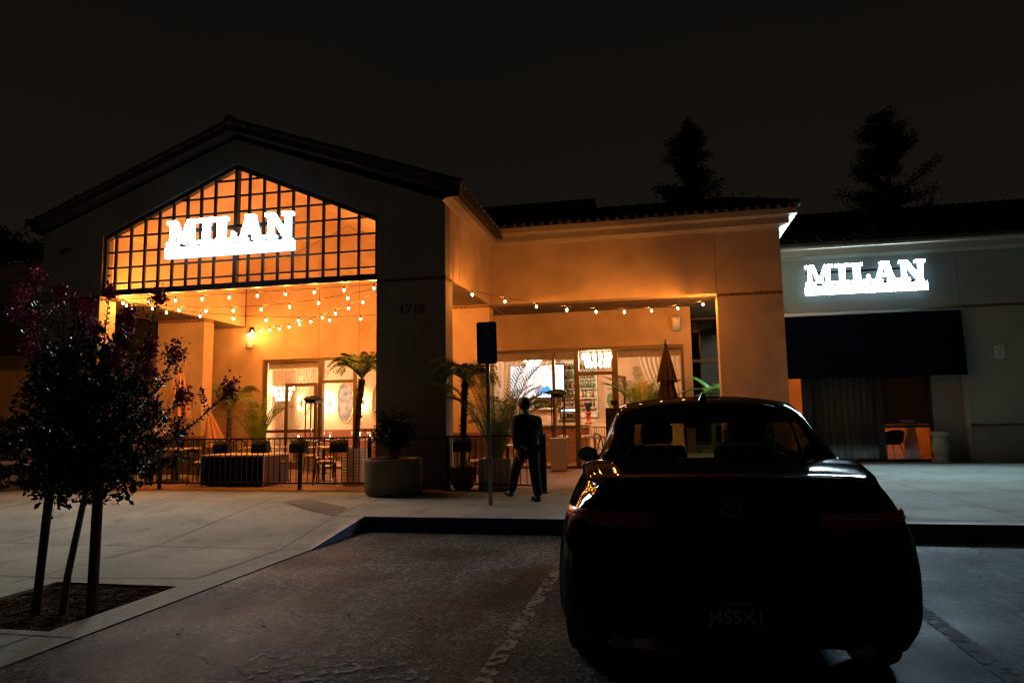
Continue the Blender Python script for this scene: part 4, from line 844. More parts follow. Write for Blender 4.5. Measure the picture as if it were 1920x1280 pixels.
# ------------------------------------------------------------------ the bar
t = thing('television', 'large bright television on the bar wall behind the swept curtain', 'television', (-3.85, 22.3, 2.48))
part(MB().box(-.92, .92, 0, .05, -.56, .56), 'casing', 'blackm', t); sc_ = part(MB().box(-.88, .88, -.006, -.001, -.52, .52), 'screen', 'tvs', t)
m = MB(); m.prism([(-.1, -.30), (.1, -.10), (.22, -.20), (.35, -.14), (.5, -.30), (.66, -.28), (.6, -.36), (-.05, -.38)], -.010, -.007); m.prism([(.30, -.38), (.42, -.36), (.60, -.40), (.55, -.44), (.33, -.43)], -.011, -.008); part(m, 'picture', 'tvb', sc_)
sh = thing('bottle_shelves', 'white wall shelves lined with bottles behind the bar', 'shelves', (-2.55, 22.75, 0))
SZ = [1.62, 1.93, 2.24, 2.55, 2.86]
part(MB().box(-.55, .62, .16, .2, 1.3, 3.2), 'back_panel', 'white', sh)
for i, z in enumerate(SZ): part(MB().box(-.52, .60, -.08, .155, z-.03, z), 'shelf', 'white', sh)
part(MB().box(-1.9, -.53, -.1, .2, 1.58, 1.62), 'shelf', 'white', sh, label='long lower shelf under the television')
for x in (-.55, .60): part(MB().box(x-.015, x+.015, -.08, .155, 1.3, 3.2), 'side_panel', 'white', sh)
BP = [[(.034, 0), (.036, .02), (.036, .15), (.012, .20), (.012, .26)], [(.042, 0), (.042, .12), (.015, .15), (.014, .20)], [(.028, 0), (.030, .18), (.011, .22), (.011, .28)]]
ORD = ['lowest', 'second', 'middle', 'fourth', 'top']; cn = ['green', 'red', 'amber', 'dark', 'turquoise', 'pale']; bot = {}
def bottle(k, s, loc, lab):
    if (k, s) not in bot:
        o = MB().lathe(BP[s], 8).build('bottle', 'bottle%d' % k, loc=loc, smooth=True); bot[(k, s)] = o
    else: o = bot[(k, s)].copy(); COL.objects.link(o); o.location = loc
    tag(o, lab, 'bottle', 'bottles behind the bar')
POSN = ['at the far left end', 'second from the left', 'third from the left', 'fourth from the left', 'fifth from the left', 'left of the middle', 'right of the middle', 'fifth from the right', 'fourth from the right', 'third from the right', 'second from the right', 'at the far right end']
for si, z in enumerate(SZ):
    for j in range(12):
        k = random.choice([0, 1, 2, 3, 3, 5, 2, 0] if si else [1, 1, 2, 5, 3]); bottle(k, random.randrange(3), (-3.0+j*.086+random.uniform(-.012, .012), 22.72+random.uniform(-.02, .02), z+.001), '%s bottle on the %s shelf behind the bar, %s' % (cn[k], ORD[si], POSN[j]))
for j, x in enumerate((-4.35, -4.2, -4.08, -3.95, -3.8, -3.62, -3.45, -3.3, -3.2)):
    k = [0, 0, 5, 4, 4, 0, 2, 3, 2][j]; bottle(k, [0, 1, 1, 1, 1, 0, 1, 2, 0][j], (x, 22.72, 1.621), '%s bottle under the television, %s' % (cn[k], ['first from the left', 'second from the left', 'third from the left', 'fourth from the left', 'middle of the row', 'fourth from the right', 'third from the right', 'second from the right', 'rightmost'][j]))
# counter, machines, stools
c = thing('bar_counter', 'long bar counter with a stone top and glowing brown front', 'counter', (-3.2, 20.3, 0)); part(MB().box(-1.5, 1.2, -.25, .35, 0, 1.06), 'front_panel', 'mortarless', c); part(MB().box(-1.55, 1.28, -.35, .38, 1.062, 1.11), 'counter_top', 'woodtop', c, bevel=.006)
m = MB(); m.box(-4.9, -3.3, 22.5, 22.95, 0, .95); tag(m.build('low_cabinet', 'wood', bevel=.01), 'low wooden cabinet against the bar wall below the television', 'cabinet')
t = thing('espresso_machine', 'gleaming chrome espresso machine on the bar counter', 'coffee machine', (-2.55, 20.3, 1.11))
part(MB().box(-.32, .32, -.2, .2, .03, .14), 'drip_tray', 'chrome', t, bevel=.01); part(MB().box(-.34, .34, -.22, .2, .30, .50), 'body', 'chrome', t, bevel=.03); part(MB().box(-.30, .30, .05, .2, .14, .30), 'back_panel', 'chrome', t)
for x in (-.17, .17): g_ = part(MB().lathe([(.03, .20), (.045, .22), (.045, .30)], 12, (x, -.12, 0)), 'group_head', 'steel', t); part(MB().tube([(x, -.14, .22), (x, -.28, .20)], .013, 6), 'handle', 'black', g_)
part(MB().box(-.22, .22, -.226, -.221, .36, .42), 'light_strip', 'tvs', t)
t = thing('coffee_grinder', 'red coffee grinder with a dark hopper on the bar counter', 'grinder', (-2.0, 20.2, 1.11)); part(MB().lathe([(.10, 0), (.10, .03), (.055, .06), (.06, .24), (.09, .30), (.085, .34)], 14), 'body', 'red', t, smooth=True); part(MB().lathe([(.035, .34), (.05, .40), (.12, .56), (.125, .60)], 14), 'hopper', 'blackm', t, smooth=True)
t = thing('cash_register', 'dark tilted till screen on the bar counter', 'till', (-4.0, 20.2, 1.11)); part(MB().obox((0, 0, .26), .38, .03, .24, Matrix.Rotation(-.35, 3, 'X')), 'screen', 'blackm', t); part(MB().tube([(0, .03, .02), (0, .03, .22)], .025, 8), 'stand', 'black', t); part(MB().box(-.1, .1, -.05, .12, 0, .02), 'base', 'black', t)
def stool(label, loc, rz):
    t = thing('bar_stool', label, 'stool', loc, rz, 'pale wooden bar stools'); part(MB().lathe([(.18, .72), (.20, .74), (.19, .79), (.04, .80)], 16), 'seat', 'cream', t, smooth=True)
    for x in (-1, 1):
        for y in (-1, 1): part(MB().tube([(x*.14, y*.13, .72), (x*.20, y*.19, 0)], [.018, .014], 6), 'leg', 'wood', t)
    b = MB(); b.tube([(.19*cos(a), .19*sin(a), 1.02) for a in [i*pi/10 for i in range(11)]], .016, 6)
    for i in range(7): a = pi*(.08+.14*i); b.tube([(.19*cos(a), .19*sin(a), 1.02), (.17*cos(a), .17*sin(a), .76)], .008, 5)
    part(b, 'backrest', 'wood', t); part(MB().tube([(.17*cos(i*.524), .17*sin(i*.524), .28) for i in range(13)], .010, 5), 'foot_ring', 'wood', t)
    return t
st = stool('pale bar stool nearest the open bar door', (-1.55, 19.2, 0), rad(160)); copy_tree(st, (-1.95, 19.65, 0), rad(190), 'pale bar stool behind the red grinder'); copy_tree(st, (-2.7, 19.5, 0), rad(180), 'pale bar stool behind the patio heater')
t = thing('wine_rack', 'dark wine cabinet with rows of bottles right of the grinder', 'wine rack', (-1.15, 20.8, 0)); part(MB().box(-.32, .32, 0, .4, 0, 1.55), 'carcass', 'wood', t)
for i in range(6): part(MB().box(-.28, .28, -.012, -.001, .25+i*.22, .27+i*.22+.02), 'shelf', 'steel', t)
m = MB(); [m.tube([(-.24+j*.12, -.05, .35+i*.22), (-.24+j*.12, -.006, .35+i*.22)], .035, 8) for i in range(5) for j in range(5)]; part(m, 'bottle_ends', 'bottle3', t)
t = thing('wall_niche', 'tall narrow wall ornament with a green leaf beside the bar shelves', 'ornament', (-1.55, 22.97, 1.95)); part(MB().box(-.16, .16, -.03, 0, -.45, .45), 'panel', 'ivory', t); part(MB().prism([(0, -.38), (.10, -.2), (.11, .0), (.03, .15), (-.08, .05), (-.11, -.15)], -.045, -.031), 'leaf', 'leafgreen', t)
m = MB(); m.prism([(-1.25, 0), (-1.25, 1.6), (-1.0, 2.05), (-.55, 2.35), (-.1, 2.45), (-.1, 0)], 22.2, 22.3); tag(m.build('arch_panel', 'gold'), 'slatted golden arch at the right of the bar room', 'panel')
t = thing('menu_stand', 'black stand with a small lamp outside the bar door', 'stand', (-1.05, 17.0, 0)); part(MB().box(-.2, .2, -.18, .18, 0, 1.5), 'body', 'black', t); part(MB().lathe([(.07, 1.56), (.09, 1.68)], 14), 'lamp_shade', 'blackm', t); part(MB().tube([(0, 0, 1.5), (0, 0, 1.58)], .012, 6), 'lamp_stem', 'black', t)

# ------------------------------------------------------------------ corner window of the right wing
curtain('heavy_curtain', 'dark brown folded curtain in the wide corner window', 3.88, 5.86, 20.4, .05, 2.66, 'curtain_dim', folds=12)
curtain('sheer_curtain', 'pale folded curtain at the right edge of the corner window', 6.95, 7.55, 22.2, .05, 2.6, 'curtain', folds=6)
m = MB(); m.box(5.78, 6.94, 20.15, 20.16, .97, 2.68); tag(m.build('window_shade', 'shade'), 'brown roller shade lowered over the top of the corner window', 'blind')
t = thing('tub_chair', 'round backed dark chair with thin legs inside the corner window', 'chair', (6.15, 20.85, 0), rad(15)); rows = [[((.27+.02*k)*cos(a), (.25+.02*k)*sin(a), .45+.37*k/5*(sin(max(.05, min(1, (a-pi)/pi))*pi)**.5 if a > pi else 1)) for a in [pi+pi*i/16 for i in range(17)]] for k in range(6)]
part(MB().grid(rows), 'backrest', 'blackm', t, smooth=True); part(MB().lathe([(.25, .42), (.26, .46), (.05, .49)], 18), 'seat', 'blackm', t)
for x in (-1, 1):
    for y in (-1, 1): part(MB().tube([(x*.18, y*.17, .42), (x*.26, y*.24, 0)], .012, 5), 'leg', 'black', t)
t = thing('ivory_vase', 'tall ivory column vase flaring at the top inside the corner window', 'vase', (6.70, 20.9, 0)); part(MB().lathe([(.22, 0), (.20, .05), (.19, .35), (.14, .75), (.10, .92), (.20, 1.12), (.24, 1.15)], 20), 'body', 'ivory', t, smooth=True)
t = table('laid table behind the tub chair in the corner window', (6.0, 22.2, 0), .9, .8, .76, 'cloth', None)
t = thing('added_lamp', 'unseen orange pendant lamp added to light the corner room', 'lamp', (6.90, 21.9, 1.72)); part(MB().tube([(0, 0, .2), (0, 0, 1.4)], .006, 5), 'cable', 'cord', t); part(MB().lathe([(.12, .2), (.20, 0)], 16), 'shade', 'room_dim', t)  # unseen lamp, added to brighten the corner room
t = thing('added_lamp', 'added orange pendant lamp hidden behind the heavy brown curtain', 'lamp', (4.9, 22.4, 1.9)); part(MB().tube([(0, 0, .2), (0, 0, 1.4)], .006, 5), 'cable', 'cord', t); part(MB().lathe([(.12, .2), (.20, 0)], 16), 'shade', 'room_dim', t)  # second added lamp, kept out of view by the curtain

# ------------------------------------------------------------------ crape myrtle with its stakes
def on_bed(x, y): return -.20
t = thing('crape_myrtle', 'young crape myrtle with dark glossy leaves and magenta flower heads', 'tree', (-4.60, 4.75, -.2))
O = Vector((-4.60, 4.75, -.2)); W_ = lambda p: Vector(p)-O
tr = MB(); tr.smooth = True; fork = W_((-4.45, 4.79, .92))
tr.tube([(0, 0, -.02), (.03, 0, .3), (.07, .02, .6), (.12, .03, .9), fork], [.030, .026, .024, .022, .020], 8)
FL = [(-5.44, 5.13, 2.61), (-5.57, 5.12, 2.44), (-4.52, 4.49, 2.30), (-4.34, 4.44, 2.19), (-5.51, 5.03, 2.27), (-4.51, 4.96, 2.37), (-4.27, 4.91, 2.17), (-3.75, 4.62, 2.24), (-4.20, 4.85, 2.08), (-4.53, 4.85, 2.05), (-4.28, 4.84, 1.90), (-3.49, 4.50, 1.78), (-3.87, 4.71, 1.87), (-3.56, 4.69, 1.47), (-3.29, 4.88, 1.53), (-3.95, 5.17, 1.19), (-4.16, 5.12, 1.37), (-5.02, 4.73, 1.92), (-5.23, 4.94, 2.50), (-4.88, 5.11, 2.27), (-4.83, 4.54, 2.10)]
XT = [(-4.71, 4.43, 0.85), (-4.26, 4.37, 0.74), (-3.75, 5.0, 1.02), (-3.92, 4.43, 1.48), (-4.88, 5.23, 1.08), (-4.66, 4.32, 1.31), (-4.09, 4.54, 0.97), (-5.17, 5.11, 1.99), (-4.03, 4.77, 1.7), (-4.77, 4.88, 1.82), (-4.43, 4.54, 1.7), (-4.94, 4.49, 0.91), (-3.98, 4.88, 0.91)]
def branch(tip, k=9):
    tip = W_(tip); s = fork+Vector((random.uniform(-.05, .05), random.uniform(-.05, .05), random.uniform(-.15, .15))); out_ = Vector((tip.x-s.x, tip.y-s.y, 0)); c = s+out_*.65+Vector((0, 0, (tip.z-s.z)*.32+.03)); return [s*(1-u)**2+c*2*u*(1-u)+tip*u*u for u in [i/k for i in range(k+1)]]
lf = MB(); fw = []
def leafy(pts, dens=1.0, start=.2, s0=.024, s1=.042):
    k = len(pts)-1; L = sum((pts[i+1]-pts[i]).length for i in range(k)); n = int(L/.018*dens)
    for i in range(n):
        u = start+(1-start)*i/n; f = u*k; j = min(k-1, int(f)); q = pts[j].lerp(pts[j+1], f-j); d = (pts[j+1]-pts[j]).normalized(); a = i*2.0+random.uniform(-.4, .4); sd = d.orthogonal().normalized(); sd = (Matrix.Rotation(a, 3, d)@sd)
        dr = (sd+d*.5+Vector((0, 0, random.uniform(-.3, .3)))).normalized(); l = random.uniform(s0, s1); w = dr.cross(d).normalized()*l*.36; nrm = dr.cross(w).normalized()*l*.12
        lf.poly([q, q+dr*l*.45+w+nrm, q+dr*l*1.15, q+dr*l*.45-w+nrm])
for i, f in enumerate(FL):
    p = branch(f); tr.tube(p, [.011*(1-.8*j/9)+.0015 for j in range(10)], 5, cap=False); leafy(p, 1.2)
    for q in range(5):
        b = p[random.randint(3, 8)]; e = b+Vector((random.gauss(0, .13), random.gauss(0, .12), random.uniform(.02, .2))); tw = [b, b.lerp(e, .5)+Vector((0, 0, .015)), e]; tr.tube(tw, [.003, .002, .001], 4, cap=False); leafy(tw, 1.5, .1)
    fw.append((W_(f), .045+.03*random.random()))
for f in XT:
    p = branch(f); tr.tube(p, [.009*(1-.8*j/9)+.0015 for j in range(10)], 5, cap=False); leafy(p, 1.4, .15)
    for q in range(12):
        b = p[random.randint(3, 9)]; e = b+Vector((random.gauss(0, .12), random.gauss(0, .11), random.gauss(-.01, .10))); tw = [b, b.lerp(e, .5)+Vector((0, 0, .015)), e]; tr.tube(tw, [.003, .002, .001], 4, cap=False); leafy(tw, 2.2, .05, .024, .042)
def crown_pt():
    while True:
        x, y, z = random.uniform(-5.5, -3.5), random.uniform(4.2, 5.4), random.uniform(.64, 2.15)
        r = math.hypot((x+4.50)/.60, (y-4.80)/.50); zc = (z-1.17)/.58
        if r*r+zc*zc*(.9 if zc < 0 else .42) < 1: return W_((x, y, z))+Vector((random.gauss(0, .03), 0, random.gauss(0, .03)))
leaf_cloud(lf, 4600, crown_pt, (.022, .037), .55)
part(tr, 'trunk', 'bark', t); part(lf, 'crown', 'leaf', t, label='dark glossy oval leaves')
for c, r in fw+[(W_((-4.60, 4.66, 1.82)), .06), (W_((-4.09, 4.6, 1.78)), .06), (W_((-3.75, 4.54, 1.67)), .05), (W_((-4.37, 4.77, 1.59)), .05)]:
    f = MB(); leaf_cloud(f, 260, lambda: c+Vector((random.gauss(0, r*.5), random.gauss(0, r*.5), random.gauss(0, r*.7))), (.008, .017), .8); part(f, 'flower_head', 'flower', t)
for lb, a, b, r in (('left round timber stake leaning beside the young tree', (-4.82, 4.72, -.22), (-4.56, 4.6, 1.78), .032), ('thick right timber stake beside the young tree trunk', (-4.35, 4.76, -.22), (-4.39, 4.83, 1.91), .038), ('rear round timber stake half hidden by the thick right stake', (-4.435, 4.88, -.22), (-4.49, 4.95, 1.80), .026)):
    o = MB(); o.smooth = True; a = Vector(a); b = Vector(b); tag(o.tube([Vector((0, 0, 0)), (b-a)*.5, b-a], r, 12).build('tree_stake', 'stake', loc=a), lb, 'stake', 'stakes of the young tree')

# ------------------------------------------------------------------ dark trees beyond the roofs
def conifer(label, loc, h, w, lean=0, seed=1):
    random.seed(seed); t = thing('conifer', label, 'tree', loc, 0, 'dark conifers beyond the roofs'); part(MB().tube([(0, 0, 0), (lean, 0, h)], [.35, .04], 8), 'trunk', 'bark', t)
    cr = MB()
    for i in range(75):
        u = random.uniform(.50, .985); z = h*u; a = random.uniform(0, 6.28); L = w*(1-u)**.75*1.5*random.uniform(.55, 1.25)+.25; tip = Vector((cos(a)*L, sin(a)*L, z+L*random.uniform(.1, .6))); b = Vector((lean*u, 0, z)); cr.tube([b, b.lerp(tip, .6)-Vector((0, 0, .1)), tip], [.06, .04, .01], 4, cap=False)
        leaf_cloud(cr, 330, lambda: b.lerp(tip, random.uniform(.1, 1.03))+Vector((random.gauss(0, .15), random.gauss(0, .15), random.gauss(0, .17))), (.05, .13), .35)
    part(cr, 'crown', 'pine', t)
conifer('dark pointed conifer rising behind the bar roof', (2.2, 40, 0), 18.6, 2.6, .1, 3); conifer('dark broad conifer rising behind the right roof', (12.6, 40, 0), 17.9, 3.4, .2, 5)
random.seed(11)
def round_tree(label, loc, h, r):
    t = thing('dark_tree', label, 'tree', loc, 0, 'dark trees beyond the roofs'); part(MB().tube([(0, 0, 0), (0, 0, h-r)], [.25, .12], 8), 'trunk', 'bark', t); cr = MB()
    bl = [Vector((random.gauss(0, r*.5), random.gauss(0, r*.4), h-r+random.uniform(-.5, .75)*r)) for i in range(16)]
    leaf_cloud(cr, 5200, lambda: random.choice(bl)+Vector((random.gauss(0, r*.15), random.gauss(0, r*.15), random.gauss(0, r*.12))), (.06, .15), .5); part(cr, 'crown', 'pine', t)
round_tree('dark bushy tree at the far left edge', (-25.5, 22.5, 0), 9.9, 2.2); round_tree('low dark tree top beyond the bar roof ridge', (3.3, 30, 0), 10.3, 1.6); round_tree('low dark tree left of the pointed conifer', (.2, 31, 0), 10.4, 1.5)

# ------------------------------------------------------------------ the black saloon car
CX, CY, CZ = .335, 3.63, RD
car = thing('parked_car', 'black saloon car parked nose in to the kerb, seen from behind', 'car', (CX, CY, CZ))
def cr_(P, u):      # Catmull-Rom through rows of control values
    n = len(P)-1; f = u*n; i = min(n-1, int(f)); t = f-i; p0, p1, p2, p3 = P[max(0, i-1)], P[i], P[i+1], P[min(n, i+2)]
    return [.5*((2*b)+(c-a)*t+(2*a-5*b+4*c-d)*t*t+(-a+3*b-3*c+d)*t**3) for a, b, c, d in zip(p0, p1, p2, p3)]
# station: y, then (half width, height) pairs from sill to centre of the deck
S = [
 (0.000, 0.385, 0.360, 0.529, 0.370, 0.577, 0.500, 0.587, 0.660, 0.558, 0.840, 0.500, 0.960, 0.404, 1.000, 0.000, 1.010),
 (0.030, 0.654, 0.320, 0.712, 0.410, 0.750, 0.500, 0.760, 0.680, 0.722, 0.860, 0.654, 1.000, 0.558, 1.095, 0.000, 1.105),
 (0.120, 0.770, 0.310, 0.827, 0.400, 0.851, 0.500, 0.856, 0.700, 0.818, 0.880, 0.712, 1.030, 0.596, 1.118, 0.000, 1.132),
 (0.300, 0.827, 0.285, 0.890, 0.375, 0.909, 0.500, 0.899, 0.720, 0.851, 0.910, 0.770, 1.050, 0.654, 1.130, 0.000, 1.142),
 (0.600, 0.856, 0.265, 0.919, 0.355, 0.938, 0.520, 0.928, 0.740, 0.880, 0.940, 0.808, 1.070, 0.702, 1.150, 0.000, 1.165),
 (1.000, 0.866, 0.250, 0.919, 0.380, 0.935, 0.540, 0.928, 0.760, 0.890, 0.960, 0.832, 1.090, 0.750, 1.165, 0.000, 1.170),
 (1.600, 0.866, 0.250, 0.909, 0.380, 0.922, 0.540, 0.919, 0.760, 0.895, 0.970, 0.851, 1.060, 0.770, 1.080, 0.000, 1.030),
 (2.600, 0.866, 0.250, 0.904, 0.380, 0.916, 0.540, 0.914, 0.760, 0.895, 0.960, 0.851, 1.050, 0.770, 1.070, 0.000, 1.000),
 (3.500, 0.866, 0.250, 0.909, 0.380, 0.919, 0.540, 0.919, 0.750, 0.895, 0.930, 0.847, 1.020, 0.750, 1.050, 0.000, 1.040),
 (4.100, 0.866, 0.250, 0.919, 0.380, 0.928, 0.540, 0.924, 0.730, 0.885, 0.880, 0.818, 0.960, 0.693, 0.990, 0.000, 1.030),
 (4.650, 0.827, 0.240, 0.866, 0.360, 0.885, 0.500, 0.875, 0.660, 0.827, 0.780, 0.750, 0.850, 0.577, 0.880, 0.000, 0.920),
 (4.980, 0.635, 0.280, 0.673, 0.380, 0.693, 0.480, 0.683, 0.600, 0.635, 0.700, 0.558, 0.760, 0.404, 0.780, 0.000, 0.800)]
rows = []
NS = 74
for i in range(NS):
    v = cr_(S, (i/(NS-1))**1.25 if i else 0); y = v[0]; P = [(v[1+2*k], v[2+2*k]) for k in range(8)]
    half = []
    for j in range(29):
        q = cr_(P, j/28); half.append((max(0, q[0]), q[1]))
    half[-1] = (0, half[-1][1])
    rows.append([(w, y, z) for w, z in half]+[(-w, y, z) for w, z in half[::-1][1:]])
b = MB(); b.smooth = True; b.grid(rows); r0, r1 = rows[0], rows[-1]
nb = len(b.v); b.v += [(x, y, z) for x, y, z in r0]; b.face([nb+i for i in range(len(r0))][::-1]); nb = len(b.v); b.v += list(r1); b.face([nb+i for i in range(len(r1))])
b.smooth = False; b.poly([(r[0][0], r[0][1], r[0][2]) for r in rows[::3]]+[(r[-1][0], r[-1][1], r[-1][2]) for r in rows[::3][::-1]])
body = part(b, 'body', 'paint', car)
# greenhouse: y, base half width, base z, rail half width, rail z, crown z
Gs = [(.86, .72, 1.15, .66, 1.17, 1.185), (1.15, .76, 1.10, .64, 1.30, 1.33), (1.45, .78, 1.08, .635, 1.41, 1.45), (1.78, .79, 1.07, .635, 1.49, 1.54), (2.15, .80, 1.06, .645, 1.53, 1.585), (2.6, .80, 1.06, .65, 1.54, 1.60), (3.0, .80, 1.06, .645, 1.51, 1.56), (3.35, .80, 1.05, .635, 1.40, 1.44), (3.75, .79, 1.04, .66, 1.20, 1.23), (4.02, .77, 1.02, .70, 1.04, 1.06)]
NY, NR, NT = 60, 8, 20; GR = []
for i in range(NY+1):
    y, wb, zb, wr, zr, zc = cr_(Gs, i/NY); side = []
    for j in range(NR+1):
        t = j/NR; bulge = .030*sin(pi*t); side.append((wb+(wr-wb)*t+bulge*(1-.2*t), zb+(zr-zb)*t))
    top_ = []
    for j in range(1, NT+1):
        a = j/NT; x = wr*(1-2*a); top_.append((x, zr+(zc-zr)*(1-(abs(1-2*a))**2.6)))
    GR.append([(x, y, z) for x, z in side]+[(x, y, z) for x, z in top_[:-1]]+[(-x, y, z) for x, z in side[::-1]])
def gh(cond, name, m, parent=car, off=0, thick=0, label=None):
    mb = MB(); mb.smooth = True; used = {}
    W2 = len(GR[0])
    def vid_(i, j):
        if (i, j) not in used: used[(i, j)] = len(mb.v); mb.v.append(GR[i][j])
        return used[(i, j)]
    for i in range(NY):
        for j in range(W2-1):
            if cond(i, j, W2): mb.face([vid_(i, j), vid_(i, j+1), vid_(i+1, j+1), vid_(i+1, j)])
    return part(mb, name, m, parent, label=label)
def zone(i, j, W2):
    y = GR[i][j][1]; c = NR+1; jj = min(j, W2-2-j); top = jj >= NR
    if top:
        edge = jj-NR < 1
        if y < 1.42: return 'pillar' if edge else 'rear'
        if y > 3.05: return 'pillar' if edge else 'front'
        return 'roof'
    if jj == 0 or jj >= NR-1: return 'pillar'
    if y < 1.28 or y > 3.60 or 2.42 < y < 2.52: return 'pillar'
    return 'side'
gh(lambda i, j, w: zone(i, j, w) in ('roof', 'pillar'), 'roof', 'paint'); gh(lambda i, j, w: zone(i, j, w) == 'rear', 'rear_window', 'carglass'); gh(lambda i, j, w: zone(i, j, w) == 'front', 'windscreen', 'windscreen')
gh(lambda i, j, w: zone(i, j, w) == 'side' and j < w/2, 'side_window', 'carglass_side'); gh(lambda i, j, w: zone(i, j, w) == 'side' and j > w/2, 'side_window', 'carglass_side')
# headliner closes the roof from below
hl = MB(); hl.poly([(-.6, 1.5, 1.385), (.6, 1.5, 1.385), (.6, 2.0, 1.45), (-.6, 2.0, 1.45)]); hl.poly([(-.6, 2.0, 1.45), (.6, 2.0, 1.45), (.6, 3.0, 1.46), (-.6, 3.0, 1.46)]); part(hl, 'headliner', 'plastic', car)
# boot lip, lid line, antenna
lip = MB(); lip.smooth = True; lr = []
for i in range(25):
    x = -.60+1.20*i/24; e = (abs(x)/.60)**3; y = .022+.085*e; z = 1.118-.012*e; lr.append([(x, y+.05, z-.008), (x, y+.02, z+.010), (x, y-.012, z+.012), (x, y-.018, z+.002), (x, y+.0, z-.020)])
part(lip.grid(lr), 'boot_lip', 'paint', car)
m = MB(); m.tube([(-.60, .12, 1.10), (-.64, .45, 1.135), (-.68, .80, 1.155)], .004, 5); m.tube([(.60, .12, 1.10), (.64, .45, 1.135), (.68, .80, 1.155)], .004, 5); part(m, 'lid_gap', 'plastic', car)
fn = MB(); fn.smooth = True; fn.grid([[(x*(1-.75*u), 1.95+y_*(1-.55*u)-.05*u, 1.545+.065*u) for x, y_ in ((.045, .08), (.040, -.07), (0, -.10), (-.040, -.07), (-.045, .08), (0, .14))] for u in (0, .35, .7, 1)], close=True); part(fn, 'antenna_fin', 'paint', car)
# lamps
for sx in (-1, 1):
    L = MB(); L.smooth = True; rr = []
    pth = [(.40, .002), (.53, .008), (.63, .022), (.715, .055), (.775, .11), (.815, .19), (.838, .29)]
    for i in range(19):
        x, y = cr_(pth, i/18); a, b_ = cr_(pth, max(0, i/18-.05)), cr_(pth, min(1, i/18+.05)); d = Vector((b_[0]-a[0], b_[1]-a[1])).normalized(); n = Vector((d.y, -d.x)); q = lambda o_: (sx*(x+n.x*o_), y+n.y*o_)
        rr.append([(*q(.0), .965), (*q(.016), .95), (*q(.018), .90), (*q(.008), .88), (*q(-.01), .875)])
    tl = part(L.grid(rr), 'tail_light', 'taillens', car)
    part(MB().tube([(sx*(cr_(pth, k/10)[0]+.014), cr_(pth, k/10)[1]-.016, .925) for k in range(11)], .005, 5), 'light_strip', 'red', tl)
    rf = MB(); rf.box(sx*.725-.012, sx*.725+.012, .035, .06, .42, .62); part(rf, 'reflector', 'taillens', car)
    w_ = MB(); w_.smooth = True
    w_.grid([[(sx*(.90+.02), 2.95, 1.06), (sx*.93, 3.02, 1.02)]]) if 0 else None
    mr = part(MB().sphere((0, 0, 0), .10, 16, 10, sz=.80), 'side_mirror', 'paint', car, smooth=True); mr.location = (sx*1.01, 3.02, 1.10); mr.scale = (.95, .7, .85)
    part(MB().tube([(-sx*.16, .05, -.05), (-sx*.05, 0, -.04)], .03, 8), 'mirror_arm', 'plastic', mr); part(MB().lathe([(.001, 0), (.078, 0)], 18, cap=False), 'mirror_glass', 'chrome', mr).rotation_euler = (pi/2, 0, 0)
    mr.children[-1].location = (0, -.098, 0)
    for y in (.92, 4.02):
        t_ = MB(); t_.smooth = True; prof = [(.20, -.115), (.30, -.12), (.345, -.10), (.36, -.06), (.36, .06), (.345, .10), (.30, .12), (.20, .115)]
        wv = MB().lathe(prof, 36); wo = part(wv, 'wheel', 'rubber', car, smooth=True); wo.location = (sx*.812, y, .36); wo.rotation_euler = (0, sx*pi/2, 0)
        rm = MB(); rm.lathe([(.23, .100), (.24, .122), (.225, .124), (.21, .100)], 36); 
        for k in range(10): a = k*pi/5; R3 = Matrix.Rotation(a, 3, 'Z'); rm.obox(R3@Vector((.12, 0, .108)), .22, .028, .02, R3)
        rm.lathe([(.05, .09), (.05, .125)], 12); part(rm, 'rim', 'rim', wo)
    ar = MB(); ar.smooth = True
    for y in (.92, 4.02): ar.tube([(sx*(.925), y+.395*cos(a), max(.25, .36+.395*sin(a))) for a in [pi*i/18 for i in range(19)]], .012, 6)
    part(ar, 'wheel_arch', 'plastic', car)
# bumper details
m = MB(); m.smooth = False; m.prism([(-.44, .38), (-.36, .47), (.36, .47), (.44, .38), (.36, .345), (-.36, .345)], -.006, .20); part(m, 'bumper_insert', 'plastic', car)
for sx in (-1, 1): part(MB().prism([(sx*.50, .30), (sx*.62, .31), (sx*.60, .37), (sx*.52, .36)], .012, .10), 'exhaust_trim', 'rim', car)
rl = MB(); rl.smooth = False; rl.box(-.62, .62, -.005, .02, .735, .742); part(rl, 'crease', 'plastic', car)
# licence plate
pl_ = MB(); pl_.box(-.155, .155, -.022, -.010, .405, .555); po = part(pl_, 'licence_plate', 'plate', car, label='yellow on black licence plate'); po.location = (-.0, 0, 0)
text_mesh('J455X1', .088, .0008, 'lettering', 'platech', po, (-.005, -.0235, .468), bold=.001); text_mesh('CALIFORNIA', .026, .0006, 'lettering', 'platech', po, (0, -.0232, .535))
fr = MB(); fr.box(-.163, .163, -.020, -.008, .395, .405); fr.box(-.163, .163, -.020, -.008, .555, .562); fr.box(-.163, -.155, -.020, -.008, .405, .555); fr.box(.155, .163, -.020, -.008, .405, .555); part(fr, 'plate_frame', 'plastic', po)
